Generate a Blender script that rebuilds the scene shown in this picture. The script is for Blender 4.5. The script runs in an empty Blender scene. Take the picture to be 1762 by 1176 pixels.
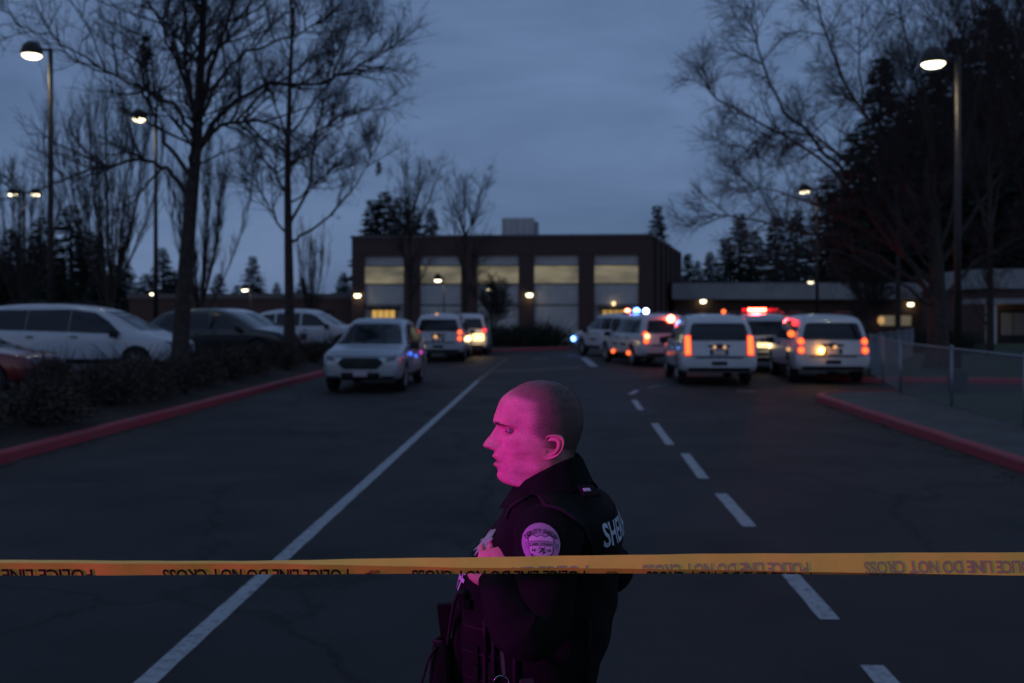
import bpy, bmesh, math, random
import numpy as np
from mathutils import Vector, Matrix
from mathutils.bvhtree import BVHTree

scene = bpy.context.scene
COL = scene.collection
R = math.radians

# ------------------------------------------------------------------ camera
F = 1713.0            # focal length in photo pixels (35 mm on a 36 mm wide sensor)
CH = 1.97             # camera height
HX, HY = 881.0, 537.0  # principal column, horizon row
cam_data = bpy.data.cameras.new('camera')
cam = bpy.data.objects.new('camera', cam_data)
COL.objects.link(cam)
cam.location = (0, 0, CH)
cam.rotation_euler = (R(90), 0, 0)
cam_data.sensor_width = 36
cam_data.lens = 35
cam_data.shift_y = -51.0 / 1762.0
cam_data.clip_start = 0.05
cam_data.clip_end = 3000
cam_data.dof.use_dof = True
cam_data.dof.focus_distance = 2.17
cam_data.dof.aperture_fstop = 4.0
scene.camera = cam

# ------------------------------------------------------------------ world: overcast dusk
SUN_EL, SUN_AZ = R(3.0), R(205)
world = bpy.data.worlds.new('World')
scene.world = world
world.use_nodes = True
nt = world.node_tree
nt.nodes.clear()
o_w = nt.nodes.new('ShaderNodeOutputWorld')
bg = nt.nodes.new('ShaderNodeBackground')
sky = nt.nodes.new('ShaderNodeTexSky')
sky.sky_type = 'NISHITA'
sky.sun_disc = False
sky.sun_elevation = SUN_EL
sky.sun_rotation = SUN_AZ
sky.air_density = 1.0
sky.dust_density = 1.0
sky.ozone_density = 4.0
tc = nt.nodes.new('ShaderNodeTexCoord')
mp = nt.nodes.new('ShaderNodeMapping')
mp.inputs['Scale'].default_value = (1.0, 1.0, 3.2)
nz = nt.nodes.new('ShaderNodeTexNoise')
nz.inputs['Scale'].default_value = 2.6
nz.inputs['Detail'].default_value = 5.0
nz.inputs['Roughness'].default_value = 0.56
nz.inputs['Distortion'].default_value = 0.6
rp = nt.nodes.new('ShaderNodeValToRGB')
rp.color_ramp.elements[0].position = 0.34
rp.color_ramp.elements[0].color = (0.70, 1.12, 2.08, 1)
rp.color_ramp.elements[1].position = 0.70
rp.color_ramp.elements[1].color = (1.18, 1.76, 3.08, 1)
mx = nt.nodes.new('ShaderNodeMix'); mx.data_type = 'RGBA'; mx.blend_type = 'MIX'
mx.inputs['Factor'].default_value = 0.90        # cloud cover
nt.links.new(tc.outputs['Generated'], mp.inputs['Vector'])
nt.links.new(mp.outputs['Vector'], nz.inputs['Vector'])
nt.links.new(nz.outputs['Fac'], rp.inputs['Fac'])
nt.links.new(sky.outputs['Color'], mx.inputs['A'])
nt.links.new(rp.outputs['Color'], mx.inputs['B'])
nt.links.new(mx.outputs['Result'], bg.inputs['Color'])
bg.inputs['Strength'].default_value = 0.130
nt.links.new(bg.outputs['Background'], o_w.inputs['Surface'])

sun_d = bpy.data.lights.new('sun', 'SUN')
sun_d.energy = 0.03
sun_d.angle = R(40)
sun_d.color = (0.85, 0.92, 1.0)
sun = bpy.data.objects.new('sun', sun_d)
COL.objects.link(sun)
sun_dir = Vector((math.sin(SUN_AZ) * math.cos(SUN_EL), math.cos(SUN_AZ) * math.cos(SUN_EL), math.sin(SUN_EL)))
sun.rotation_euler = (-sun_dir).to_track_quat('-Z', 'Y').to_euler()

scene.view_settings.view_transform = 'Standard'
scene.view_settings.look = 'None'
scene.view_settings.exposure = 0
scene.view_settings.gamma = 1
scene.view_settings.use_curve_mapping = False
scene.render.engine = 'CYCLES'
scene.cycles.use_denoising = True
scene.cycles.max_bounces = 6
scene.cycles.diffuse_bounces = 2
scene.cycles.glossy_bounces = 3
scene.cycles.transparent_max_bounces = 8
scene.cycles.sample_clamp_indirect = 3.0

# ------------------------------------------------------------------ helpers
def at(px, py, Y):
    """the point at depth Y that a photo pixel looks at"""
    return Vector(((px - HX) / F * Y, Y, CH - (py - HY) / F * Y))

def gr(px, py, z=0.0):
    """the point of the level z that a photo pixel looks at"""
    Y = F * (CH - z) / (py - HY)
    return Vector(((px - HX) / F * Y, Y, z))

def tag(o, label=None, cat=None, group=None, kind=None):
    if label: o['label'] = label
    if cat: o['category'] = cat
    if group: o['group'] = group
    if kind: o['kind'] = kind
    return o

def empty(name, loc=(0, 0, 0), rz=0.0):
    o = bpy.data.objects.new(name, None)
    COL.objects.link(o)
    o.location = loc
    o.rotation_euler = (0, 0, rz)
    o.empty_display_size = 0.2
    return o

def link_mesh(name, me, mats, parent=None):
    o = bpy.data.objects.new(name, me)
    COL.objects.link(o)
    if mats is not None and not len(me.materials):
        for m in (mats if isinstance(mats, (list, tuple)) else [mats]):
            me.materials.append(m)
    if parent is not None:
        o.parent = parent
    return o

def copy_tree(o, parent=None):
    c = o.copy()
    COL.objects.link(c)
    c.parent = parent
    for ch in list(o.children):
        copy_tree(ch, c)
    return c

class MB:
    """collects faces of one mesh"""
    def __init__(self):
        self.v, self.f, self.mi = [], [], []
    def add(self, vs, fs, mi=0):
        b = len(self.v)
        self.v.extend(tuple(p) for p in vs)
        for f in fs:
            self.f.append(tuple(i + b for i in f)); self.mi.append(mi)
        return b
    def box(self, c, s, rz=0.0, mi=0, rx=0.0):
        hx, hy, hz = s[0] / 2, s[1] / 2, s[2] / 2
        M = Matrix.Translation(Vector(c)) @ Matrix.Rotation(rz, 4, 'Z') @ Matrix.Rotation(rx, 4, 'X')
        vs = [M @ Vector((x * hx, y * hy, z * hz)) for z in (-1, 1) for x, y in ((-1, -1), (1, -1), (1, 1), (-1, 1))]
        self.add(vs, [(3, 2, 1, 0), (4, 5, 6, 7), (0, 1, 5, 4), (1, 2, 6, 5), (2, 3, 7, 6), (3, 0, 4, 7)], mi)
        return self
    def tube(self, pts, rad, n=8, cap=True, mi=0):
        pts = [Vector(p) for p in pts]
        if not isinstance(rad, (list, tuple)): rad = [rad] * len(pts)
        b0 = len(self.v)
        prev = None
        for i, p in enumerate(pts):
            d = (pts[min(i + 1, len(pts) - 1)] - pts[max(i - 1, 0)])
            d = d.normalized() if d.length > 1e-9 else Vector((0, 0, 1))
            if prev is None:
                a = d.cross(Vector((0, 0, 1)) if abs(d.z) < 0.9 else Vector((1, 0, 0))).normalized()
            else:
                a = prev - d * prev.dot(d)
                a = a.normalized() if a.length > 1e-6 else d.orthogonal().normalized()
            prev = a
            bb = d.cross(a)
            for k in range(n):
                t = 2 * math.pi * k / n
                self.v.append(tuple(p + (a * math.cos(t) + bb * math.sin(t)) * rad[i]))
        for i in range(len(pts) - 1):
            for k in range(n):
                k2 = (k + 1) % n
                self.f.append((b0 + i * n + k, b0 + i * n + k2, b0 + (i + 1) * n + k2, b0 + (i + 1) * n + k)); self.mi.append(mi)
        if cap:
            self.f.append(tuple(b0 + k for k in reversed(range(n)))); self.mi.append(mi)
            e = b0 + (len(pts) - 1) * n
            self.f.append(tuple(e + k for k in range(n))); self.mi.append(mi)
        return self
    def lathe(self, prof, M=None, n=24, mi=0):
        """prof: (radius, height) from one end to the other, about local z"""
        M = M or Matrix.Identity(4)
        b0 = len(self.v)
        for r, h in prof:
            for k in range(n):
                t = 2 * math.pi * k / n
                self.v.append(tuple(M @ Vector((r * math.cos(t), r * math.sin(t), h))))
        for i in range(len(prof) - 1):
            for k in range(n):
                k2 = (k + 1) % n
                self.f.append((b0 + i * n + k, b0 + i * n + k2, b0 + (i + 1) * n + k2, b0 + (i + 1) * n + k)); self.mi.append(mi)
        self.f.append(tuple(b0 + k for k in reversed(range(n)))); self.mi.append(mi)
        e = b0 + (len(prof) - 1) * n
        self.f.append(tuple(e + k for k in range(n))); self.mi.append(mi)
        return self
    def prism(self, poly, z0, z1, mi=0):
        n = len(poly)
        vs = [(x, y, z0) for x, y in poly] + [(x, y, z1) for x, y in poly]
        fs = [tuple(reversed(range(n))), tuple(range(n, 2 * n))]
        fs += [(i, (i + 1) % n, n + (i + 1) % n, n + i) for i in range(n)]
        self.add(vs, fs, mi)
        return self
    def rings(self, rings, cap=True, mi=0, closed=True):
        """a list of equally long rings of points"""
        n = len(rings[0]); b0 = len(self.v)
        for r in rings:
            self.v.extend(tuple(p) for p in r)
        for i in range(len(rings) - 1):
            for k in range(n if closed else n - 1):
                k2 = (k + 1) % n
                self.f.append((b0 + i * n + k, b0 + i * n + k2, b0 + (i + 1) * n + k2, b0 + (i + 1) * n + k)); self.mi.append(mi)
        if cap:
            self.f.append(tuple(b0 + k for k in reversed(range(n)))); self.mi.append(mi)
            e = b0 + (len(rings) - 1) * n
            self.f.append(tuple(e + k for k in range(n))); self.mi.append(mi)
        return self
    def mesh(self, name, smooth=False, recalc=True):
        me = bpy.data.meshes.new(name)
        me.from_pydata(self.v, [], self.f)
        if any(self.mi):
            me.polygons.foreach_set('material_index', self.mi)
        if recalc:
            bm = bmesh.new(); bm.from_mesh(me)
            bmesh.ops.recalc_face_normals(bm, faces=bm.faces)
            bm.to_mesh(me); bm.free()
        if smooth:
            me.polygons.foreach_set('use_smooth', [True] * len(me.polygons))
        me.update()
        return me
    def build(self, name, mats, parent=None, smooth=False, recalc=True):
        return link_mesh(name, self.mesh(name, smooth, recalc), mats, parent)

def auto_smooth(me, ang=35):
    """smooth shading with sharp edges above the angle"""
    bm = bmesh.new(); bm.from_mesh(me)
    for f in bm.faces: f.smooth = True
    for e in bm.edges:
        if len(e.link_faces) == 2 and e.calc_face_angle(0) > R(ang):
            e.smooth = False
    bm.to_mesh(me); bm.free()

def eval_mesh(o, name):
    dg = bpy.context.evaluated_depsgraph_get()
    dg.update()
    return bpy.data.meshes.new_from_object(o.evaluated_get(dg), depsgraph=dg)

def bvh_of(me, M=None):
    vs = [(M @ v.co) if M else v.co.copy() for v in me.vertices]
    return BVHTree.FromPolygons(vs, [tuple(p.vertices) for p in me.polygons])

# ------------------------------------------------------------------ lettering (built first, while the scene is small)
_GLYPH = {}
def text_2d(body, size, bold=0.0, sx=1.0):
    """outline mesh of a text, centred: 2-D points and faces"""
    key = (body, bold > 0)
    if key not in _GLYPH:
        cu = bpy.data.curves.new('t', 'FONT'); cu.body = body; cu.size = 1.0; cu.align_x = 'CENTER'; cu.align_y = 'CENTER'; cu.offset = 0.022 if bold > 0 else 0.0; cu.resolution_u = 3
        o = bpy.data.objects.new('t', cu); COL.objects.link(o)
        me = eval_mesh(o, 't'); bpy.data.objects.remove(o)
        bm = bmesh.new(); bm.from_mesh(me); bpy.data.meshes.remove(me)
        bmesh.ops.triangulate(bm, faces=bm.faces[:])
        for _ in range(2):
            lo = [e for e in bm.edges if e.calc_length() > .35]
            if lo: bmesh.ops.subdivide_edges(bm, edges=lo, cuts=1); bmesh.ops.triangulate(bm, faces=[f for f in bm.faces if len(f.verts) > 3])
        bm.verts.index_update()
        _GLYPH[key] = ([(v.co.x, v.co.y) for v in bm.verts], [tuple(v.index for v in f.verts) for f in bm.faces])
        bm.free()
    vs, fs = _GLYPH[key]
    return [(x * size * sx, y * size) for x, y in vs], fs
def glyph_width(ch, size):
    if ch == ' ': return size * .28
    vs, _ = text_2d(ch, size)
    return (max(v[0] for v in vs) - min(v[0] for v in vs)) + size * .09
for _t in sorted(set('POLICE LINE DO NOT CROSS DEPUTY SHERIFF CLARK COUNTY WASHINGTON'.replace(' ', ''))) + ['SHERIFF', '18', '50']:
    text_2d(_t, 1.0, 0.0); text_2d(_t, 1.0, 0.1)

# ------------------------------------------------------------------ materials
def mat(name, col=(0.5, 0.5, 0.5), rough=0.6, metal=0.0, emit=None, estr=0.0, var=0.0, vscale=6.0, bump=0.0, bscale=40.0,
        spec=0.5, coat=0.0, sss=0.0, col2=None, detail=6.0, alpha=None):
    m = bpy.data.materials.new(name)
    m.use_nodes = True
    n = m.node_tree
    b = n.nodes['Principled BSDF']
    b.inputs['Base Color'].default_value = (*col, 1)
    b.inputs['Roughness'].default_value = rough
    b.inputs['Metallic'].default_value = metal
    b.inputs['Specular IOR Level'].default_value = spec
    b.inputs['Coat Weight'].default_value = coat
    if coat: b.inputs['Coat Roughness'].default_value = 0.06
    if sss:
        b.inputs['Subsurface Weight'].default_value = sss
        b.inputs['Subsurface Radius'].default_value = (0.006, 0.0025, 0.0015)
        b.inputs['Subsurface Scale'].default_value = 1.0
    if emit:
        b.inputs['Emission Color'].default_value = (*emit, 1)
        b.inputs['Emission Strength'].default_value = estr
    if alpha is not None:
        b.inputs['Alpha'].default_value = alpha
    if var or bump or col2:
        t = n.nodes.new('ShaderNodeTexCoord')
    if var or col2:
        z = n.nodes.new('ShaderNodeTexNoise')
        z.inputs['Scale'].default_value = vscale
        z.inputs['Detail'].default_value = detail
        z.inputs['Roughness'].default_value = 0.62
        n.links.new(t.outputs['Object'], z.inputs['Vector'])
        r = n.nodes.new('ShaderNodeValToRGB')
        c2 = col2 or tuple(min(1, c * (1 + var)) for c in col)
        c1 = col if col2 else tuple(c * (1 - var) for c in col)
        r.color_ramp.elements[0].position = 0.33
        r.color_ramp.elements[1].position = 0.67
        r.color_ramp.elements[0].color = (*c1, 1)
        r.color_ramp.elements[1].color = (*c2, 1)
        n.links.new(z.outputs['Fac'], r.inputs['Fac'])
        n.links.new(r.outputs['Color'], b.inputs['Base Color'])
    if bump:
        z2 = n.nodes.new('ShaderNodeTexNoise')
        z2.inputs['Scale'].default_value = bscale
        z2.inputs['Detail'].default_value = 5
        n.links.new(t.outputs['Object'], z2.inputs['Vector'])
        bp = n.nodes.new('ShaderNodeBump')
        bp.inputs['Strength'].default_value = bump
        bp.inputs['Distance'].default_value = 0.02
        n.links.new(z2.outputs['Fac'], bp.inputs['Height'])
        n.links.new(bp.outputs['Normal'], b.inputs['Normal'])
    return m

def asphalt_material():
    m = mat('asphalt', (0.06, 0.06, 0.06), 0.62, bump=0.0, spec=0.32)
    n = m.node_tree; b = n.nodes['Principled BSDF']
    t = n.nodes.new('ShaderNodeTexCoord')
    def noise(scale, detail, rough=0.6):
        z = n.nodes.new('ShaderNodeTexNoise')
        z.inputs['Scale'].default_value = scale; z.inputs['Detail'].default_value = detail
        z.inputs['Roughness'].default_value = rough
        n.links.new(t.outputs['Object'], z.inputs['Vector'])
        return z
    def ramp(src, p0, c0, p1, c1):
        r = n.nodes.new('ShaderNodeValToRGB')
        r.color_ramp.elements[0].position = p0; r.color_ramp.elements[1].position = p1
        r.color_ramp.elements[0].color = (*c0, 1); r.color_ramp.elements[1].color = (*c1, 1)
        n.links.new(src, r.inputs['Fac'])
        return r
    def mul(a, c):
        x = n.nodes.new('ShaderNodeMix'); x.data_type = 'RGBA'; x.blend_type = 'MULTIPLY'
        x.inputs['Factor'].default_value = 1
        n.links.new(a, x.inputs['A']); n.links.new(c, x.inputs['B'])
        return x.outputs['Result']
    big = ramp(noise(0.28, 5).outputs['Fac'], 0.35, (0.027, 0.024, 0.0225), 0.68, (0.037, 0.033, 0.031))
    fine = ramp(noise(75, 4, 0.85).outputs['Fac'], 0.38, (0.42, 0.42, 0.42), 0.64, (1.62, 1.60, 1.57))
    vor = n.nodes.new('ShaderNodeTexVoronoi'); vor.feature = 'DISTANCE_TO_EDGE'
    vor.inputs['Scale'].default_value = 0.22
    warp = noise(1.1, 6, 0.7)
    ad = n.nodes.new('ShaderNodeMix'); ad.data_type = 'RGBA'; ad.blend_type = 'LINEAR_LIGHT'
    ad.inputs['Factor'].default_value = 0.45
    n.links.new(t.outputs['Object'], ad.inputs['A']); n.links.new(warp.outputs['Color'], ad.inputs['B'])
    n.links.new(ad.outputs['Result'], vor.inputs['Vector'])
    crack = ramp(vor.outputs['Distance'], 0.0, (0.25, 0.25, 0.25), 0.010, (1, 1, 1))
    stain = ramp(noise(0.9, 4).outputs['Fac'], 0.32, (0.66, 0.66, 0.68), 0.48, (1.05, 1.05, 1.05))
    c = mul(mul(mul(big.outputs['Color'], fine.outputs['Color']), crack.outputs['Color']), stain.outputs['Color'])
    n.links.new(c, b.inputs['Base Color'])
    rr = ramp(noise(0.7, 4).outputs['Fac'], 0.35, (0.68,) * 3, 0.7, (0.80,) * 3)
    n.links.new(rr.outputs['Color'], b.inputs['Roughness'])
    bp = n.nodes.new('ShaderNodeBump'); bp.inputs['Strength'].default_value = 0.55; bp.inputs['Distance'].default_value = 0.006
    n.links.new(noise(110, 3, 0.7).outputs['Fac'], bp.inputs['Height'])
    n.links.new(bp.outputs['Normal'], b.inputs['Normal'])
    return m

def worn_paint(name, paint, under=(0.06, 0.06, 0.062), p0=0.36, p1=0.5, scale=9.0):
    m = mat(name, paint, 0.6, col2=None)
    n = m.node_tree; b = n.nodes['Principled BSDF']
    t = n.nodes.new('ShaderNodeTexCoord')
    z = n.nodes.new('ShaderNodeTexNoise'); z.inputs['Scale'].default_value = scale; z.inputs['Detail'].default_value = 9
    z.inputs['Roughness'].default_value = 0.72
    r = n.nodes.new('ShaderNodeValToRGB')
    r.color_ramp.elements[0].position = p0; r.color_ramp.elements[1].position = p1
    r.color_ramp.elements[0].color = (*under, 1); r.color_ramp.elements[1].color = (*paint, 1)
    n.links.new(t.outputs['Object'], z.inputs['Vector'])
    n.links.new(z.outputs['Fac'], r.inputs['Fac'])
    n.links.new(r.outputs['Color'], b.inputs['Base Color'])
    bp = n.nodes.new('ShaderNodeBump'); bp.inputs['Strength'].default_value = 0.3; bp.inputs['Distance'].default_value = 0.01
    n.links.new(z.outputs['Fac'], bp.inputs['Height']); n.links.new(bp.outputs['Normal'], b.inputs['Normal'])
    return m

def brick_material(name, c1, c2, mortar):
    m = mat(name, c1, 0.85)
    n = m.node_tree; b = n.nodes['Principled BSDF']
    t = n.nodes.new('ShaderNodeTexCoord')
    mp_ = n.nodes.new('ShaderNodeMapping'); mp_.inputs['Rotation'].default_value = (R(90), 0, 0)
    br = n.nodes.new('ShaderNodeTexBrick')
    br.inputs['Color1'].default_value = (*c1, 1); br.inputs['Color2'].default_value = (*c2, 1)
    br.inputs['Mortar'].default_value = (*mortar, 1)
    br.inputs['Scale'].default_value = 1.0
    br.inputs['Brick Width'].default_value = 0.22; br.inputs['Row Height'].default_value = 0.075
    br.inputs['Mortar Size'].default_value = 0.008
    n.links.new(t.outputs['Object'], mp_.inputs['Vector']); n.links.new(mp_.outputs['Vector'], br.inputs['Vector'])
    n.links.new(br.outputs['Color'], b.inputs['Base Color'])
    return m

M = {}
M['asphalt'] = asphalt_material()
M['soil'] = mat('soil', (0.030, 0.022, 0.016), 0.95, var=0.5, vscale=3, bump=0.6, bscale=25)
M['mulch'] = mat('mulch', (0.035, 0.024, 0.017), 0.95, var=0.6, vscale=14, bump=0.9, bscale=40)
M['grass'] = mat('lawn', (0.035, 0.048, 0.020), 0.95, var=0.5, vscale=2.5, bump=0.8, bscale=60)
M['walk'] = mat('sidewalk_concrete', (0.075, 0.072, 0.068), 0.85, var=0.25, vscale=1.2, bump=0.3, bscale=80)
M['line'] = worn_paint('road_paint', (0.42, 0.42, 0.43), p0=0.30, p1=0.52, scale=14)
M['line_old'] = worn_paint('faded_road_paint', (0.19, 0.19, 0.20), p0=0.40, p1=0.62, scale=6)
M['kerb'] = worn_paint('red_kerb_paint', (0.36, 0.034, 0.052), (0.15, 0.10, 0.10), 0.36, 0.46, 4.5)
M['brick'] = brick_material('brick', (0.115, 0.055, 0.045), (0.085, 0.042, 0.036), (0.10, 0.085, 0.075))
M['concrete'] = mat('pale_panel', (0.60, 0.575, 0.54), 0.8, var=0.10, vscale=1.5)
M['fascia'] = mat('fascia', (0.34, 0.33, 0.32), 0.7, var=0.12, vscale=0.8)
M['coping'] = mat('coping_metal', (0.13, 0.115, 0.11), 0.5)
M['darkmetal'] = mat('dark_metal', (0.035, 0.035, 0.037), 0.5, 0.6)
M['galv'] = mat('galvanised_steel', (0.30, 0.31, 0.33), 0.45, 0.8)
M['bronze'] = mat('bronze_post', (0.05, 0.042, 0.036), 0.5, 0.4, var=0.2)
M['bark'] = mat('bark', (0.055, 0.042, 0.034), 0.95, var=0.45, vscale=9, bump=0.8, bscale=22)
M['twig'] = mat('twig_bark', (0.040, 0.030, 0.026), 0.95)
M['needle'] = mat('needles', (0.022, 0.032, 0.022), 0.85, var=0.4, vscale=2)
M['shrub'] = mat('shrub_leaf', (0.070, 0.045, 0.028), 0.85, var=0.5, vscale=4)
M['hedge'] = mat('hedge_leaf', (0.026, 0.034, 0.018), 0.85, var=0.5, vscale=4)
M['white'] = mat('white_car_paint', (0.58, 0.59, 0.62), 0.28, coat=0.6, var=0.05, vscale=2)
M['white2'] = mat('white_van_paint', (0.64, 0.65, 0.68), 0.3, coat=0.6, var=0.06, vscale=2)
M['silver'] = mat('silver_car_paint', (0.46, 0.48, 0.51), 0.30, 0.5, coat=0.5)
M['navy'] = mat('dark_car_paint', (0.012, 0.014, 0.020), 0.3, 0.2, coat=0.8)
M['redcar'] = mat('maroon_car_paint', (0.18, 0.012, 0.018), 0.3, 0.2, coat=0.8)
M['glass'] = mat('dark_car_glass', (0.010, 0.012, 0.015), 0.06, spec=0.6)
M['black'] = mat('black_plastic', (0.007, 0.007, 0.008), 0.6, var=0.2)
M['rubber'] = mat('tyre_rubber', (0.018, 0.018, 0.018), 0.85, var=0.2)
M['rim'] = mat('alloy_rim', (0.30, 0.31, 0.32), 0.35, 0.8)
M['chrome'] = mat('chrome', (0.6, 0.6, 0.62), 0.18, 1.0)
M['headlight'] = mat('headlamp_lens', (0.14, 0.13, 0.15), 0.12, 0.3, coat=1.0)
M['plate'] = mat('number_plate', (0.55, 0.45, 0.48), 0.5)
M['tail_off'] = mat('unlit_tail_lens', (0.28, 0.02, 0.03), 0.2, coat=0.8)
def glow(name, col, s):
    return mat(name, tuple(min(0.8, c) for c in col), 0.4, emit=col, estr=s)
M['tail'] = glow('lit_tail_lens', (1.0, 0.145, 0.03), 2.3)
M['tail_rim'] = glow('red_tail_rim', (1.0, 0.03, 0.03), 0.7)
M['red_strobe'] = glow('red_strobe', (1.0, 0.10, 0.05), 34)
M['red_lamp'] = glow('red_lamp', (1.0, 0.04, 0.05), 2.5)
M['blue_strobe'] = glow('blue_strobe', (0.10, 0.26, 1.0), 16)
M['blue_reflection_glow'] = glow('blue_reflection_glow', (0.06, 0.18, 1.0), 1.6)  # this and the next: glow for reflections on the cruiser door
M['pink_reflection_glow'] = glow('pink_reflection_glow', (0.9, 0.08, 0.7), 0.8)
M['white_strobe'] = glow('white_strobe', (0.8, 0.9, 1.0), 9)
M['amber'] = glow('amber_lamp', (1.0, 0.42, 0.07), 26)
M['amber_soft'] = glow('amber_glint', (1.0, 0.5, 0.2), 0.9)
M['street'] = glow('street_lamp_lens', (1.0, 0.86, 0.56), 6.0)
M['wall_lamp'] = glow('wall_lamp_lens', (1.0, 0.9, 0.52), 5.0)
M['warm_glow'] = glow('warm_lamp_bumper_glow', (1.0, 0.7, 0.32), 2.0)  # for lamps, and for glow put on lit bumpers
# ================================================================== ground, road, kerbs
def sheet(name, poly, z, m, kind='structure', sub=None):
    b = MB()
    b.add([(x, y, z) for x, y in poly], [tuple(range(len(poly)))])
    o = b.build(name, m, recalc=False)
    if o.data.polygons[0].normal.z < 0:
        o.data.flip_normals()
    return tag(o, kind=kind)

def lk(Y):   # left kerb face as a function of depth
    return -6.6 + (Y - 12.8) * 0.0433
def rk(Y):
    return 6.24 + (Y - 12.1) * 0.0442

sheet('ground', [(-900, -900), (900, -900), (900, 900), (-900, 900)], -0.03, M['soil'])
sheet('road', [(-9, -40), (60, -40), (60, 63), (-9, 63)], 0.0, M['asphalt'])

def arc(cx, cy, r, a0, a1, n=8):
    return [(cx + r * math.cos(R(a0 + (a1 - a0) * i / n)), cy + r * math.sin(R(a0 + (a1 - a0) * i / n))) for i in range(n + 1)]

def kerb(name, path, side, w=0.16, h=0.15, label=None):
    """kerb along a path; side +1 puts its body to the left of the direction of travel"""
    pts = [Vector((x, y, 0)) for x, y in path]
    rings = []
    for i, p in enumerate(pts):
        d = (pts[min(i + 1, len(pts) - 1)] - pts[max(i - 1, 0)]).normalized()
        nrm = Vector((-d.y, d.x, 0)) * side
        rings.append([p + Vector((0, 0, -0.02)), p + nrm * 0.012 + Vector((0, 0, h - 0.03)), p + nrm * 0.035 + Vector((0, 0, h - 0.006)),
                      p + nrm * 0.06 + Vector((0, 0, h)), p + nrm * w + Vector((0, 0, h)), p + nrm * w + Vector((0, 0, -0.02))])
    b = MB(); b.rings(rings)
    o = b.build(name, M['kerb'])
    auto_smooth(o.data, 30)
    return tag(o, kind='structure')

def dense(path, step=0.6):
    out = []
    for (x0, y0), (x1, y1) in zip(path, path[1:]):
        n = max(1, int(math.hypot(x1 - x0, y1 - y0) / step))
        out += [(x0 + (x1 - x0) * i / n, y0 + (y1 - y0) * i / n) for i in range(n)]
    return out + [path[-1]]
rk_rng = random.Random(4)
def wobble(path, a=0.012):
    return [(x + rk_rng.uniform(-a, a), y) for x, y in path]

LEFT = dense([(lk(-12), -12), (lk(44), 44)]) + arc(lk(44) + 4.2, 44, 4.2, 180, 100, 10)[1:]
LEFT += dense([LEFT[-1], (3.0, 52.0)])[1:]
kerb('left_kerb', wobble(LEFT), +1)
RIGHT = dense([(rk(-12), -12), (rk(21.6), 21.6)]) + arc(rk(21.6) + 1.5, 21.6, 1.5, 180, 95, 8)[1:]
RIGHT += [(9.0, 23.25)]
kerb('right_kerb', wobble(RIGHT), -1)
ISL = [(9.0, 29.3)] + arc(10.2, 28.6, 0.8, 200, 290, 6) + [(11.6, 27.6), (20, 26.0)]
kerb('driveway_kerb', ISL, +1)

# planting bed, raised car park on the left
rng = random.Random(11)
b = MB(); rings = []
for Y in [-12 + i * 1.2 for i in range(47)]:
    x0 = lk(Y) - 0.15
    rings.append([(x0, Y, 0.135), (x0 - 0.35, Y, 0.17 + rng.uniform(-.02, .03)), (x0 - 0.9, Y, 0.26 + rng.uniform(-.03, .04)),
                  (x0 - 1.6, Y, 0.36 + rng.uniform(-.03, .03)), (x0 - 2.2, Y, 0.41), (x0 - 2.45, Y, 0.385)])
b.rings(rings, cap=False, closed=False)
tag(b.build('planting_bed', M['mulch'], smooth=True), kind='structure')
b = MB()
b.add([(lk(-12) - 2.58, -12, 0.395), (lk(46) - 2.58, 46, 0.395), (-75, 46, 0.395), (-75, -12, 0.395)], [(0, 1, 2, 3)])
tag(b.build('parking_lot', M['asphalt']), kind='structure')
# verge beyond the far kerb, in front of the school
tag(MB().prism([(LEFT[-1][0], LEFT[-1][1] + 0.2), (3.0, 57), (-30, 60), (-30, 46), (lk(44) - 0.2, 45.8)] + [(x - 0.12, y + 0.15) for x, y in LEFT if 44.5 < y < 51.9], -0.01, 0.12).build('far_verge', M['mulch']), kind='structure')
# pavement and lawn on the right
fp = [Vector((7.55, -12, 0)), Vector((7.95, 12.0, 0)), Vector((8.15, 15.8, 0)), Vector((8.9, 22.8, 0)), Vector((10.5, 29.2, 0)), Vector((16.5, 41, 0))]
pv = [(x + 0.15, y) for x, y in RIGHT[:-9]] + [(x + 0.05, y - 0.16) for x, y in RIGHT[-9:]]
sheet('sidewalk', pv + [(p.x + 0.05, p.y) for p in reversed(fp[:4])], 0.132, M['walk'])
tag(MB().prism([(p.x + 0.06, p.y) for p in fp[:4]] + [(60, 22.8), (60, -12)], -0.01, 0.12).build('lawn', M['grass']), kind='structure')
tag(MB().prism([(11.6, 27.75), (20, 26.16), (60, 24), (60, 58), (22, 58), (12.5, 40), (9.6, 30)] + [], -0.01, 0.12).build('far_lawn', M['grass']), kind='structure')

# ------------------------------------------------------------------ painted markings
def strip(name, pts, w, m, z=0.004, jag=0.0):
    r = random.Random(len(pts) + int(w * 1000))
    pts = [Vector((p[0], p[1], 0)) for p in pts]
    L, Rr = [], []
    for i, p in enumerate(pts):
        d = (pts[min(i + 1, len(pts) - 1)] - pts[max(i - 1, 0)]).normalized()
        nrm = Vector((-d.y, d.x, 0))
        L.append(p + nrm * (w / 2 + r.uniform(-jag, jag))); Rr.append(p - nrm * (w / 2 + r.uniform(-jag, jag)))
    b = MB()
    vs = [(q.x, q.y, z) for q in L] + [(q.x, q.y, z) for q in Rr]
    n = len(L)
    b.add(vs, [(i + n, i + 1 + n, i + 1, i) for i in range(n - 1)])
    return tag(b.build(name, m, recalc=False), kind='structure')

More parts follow.
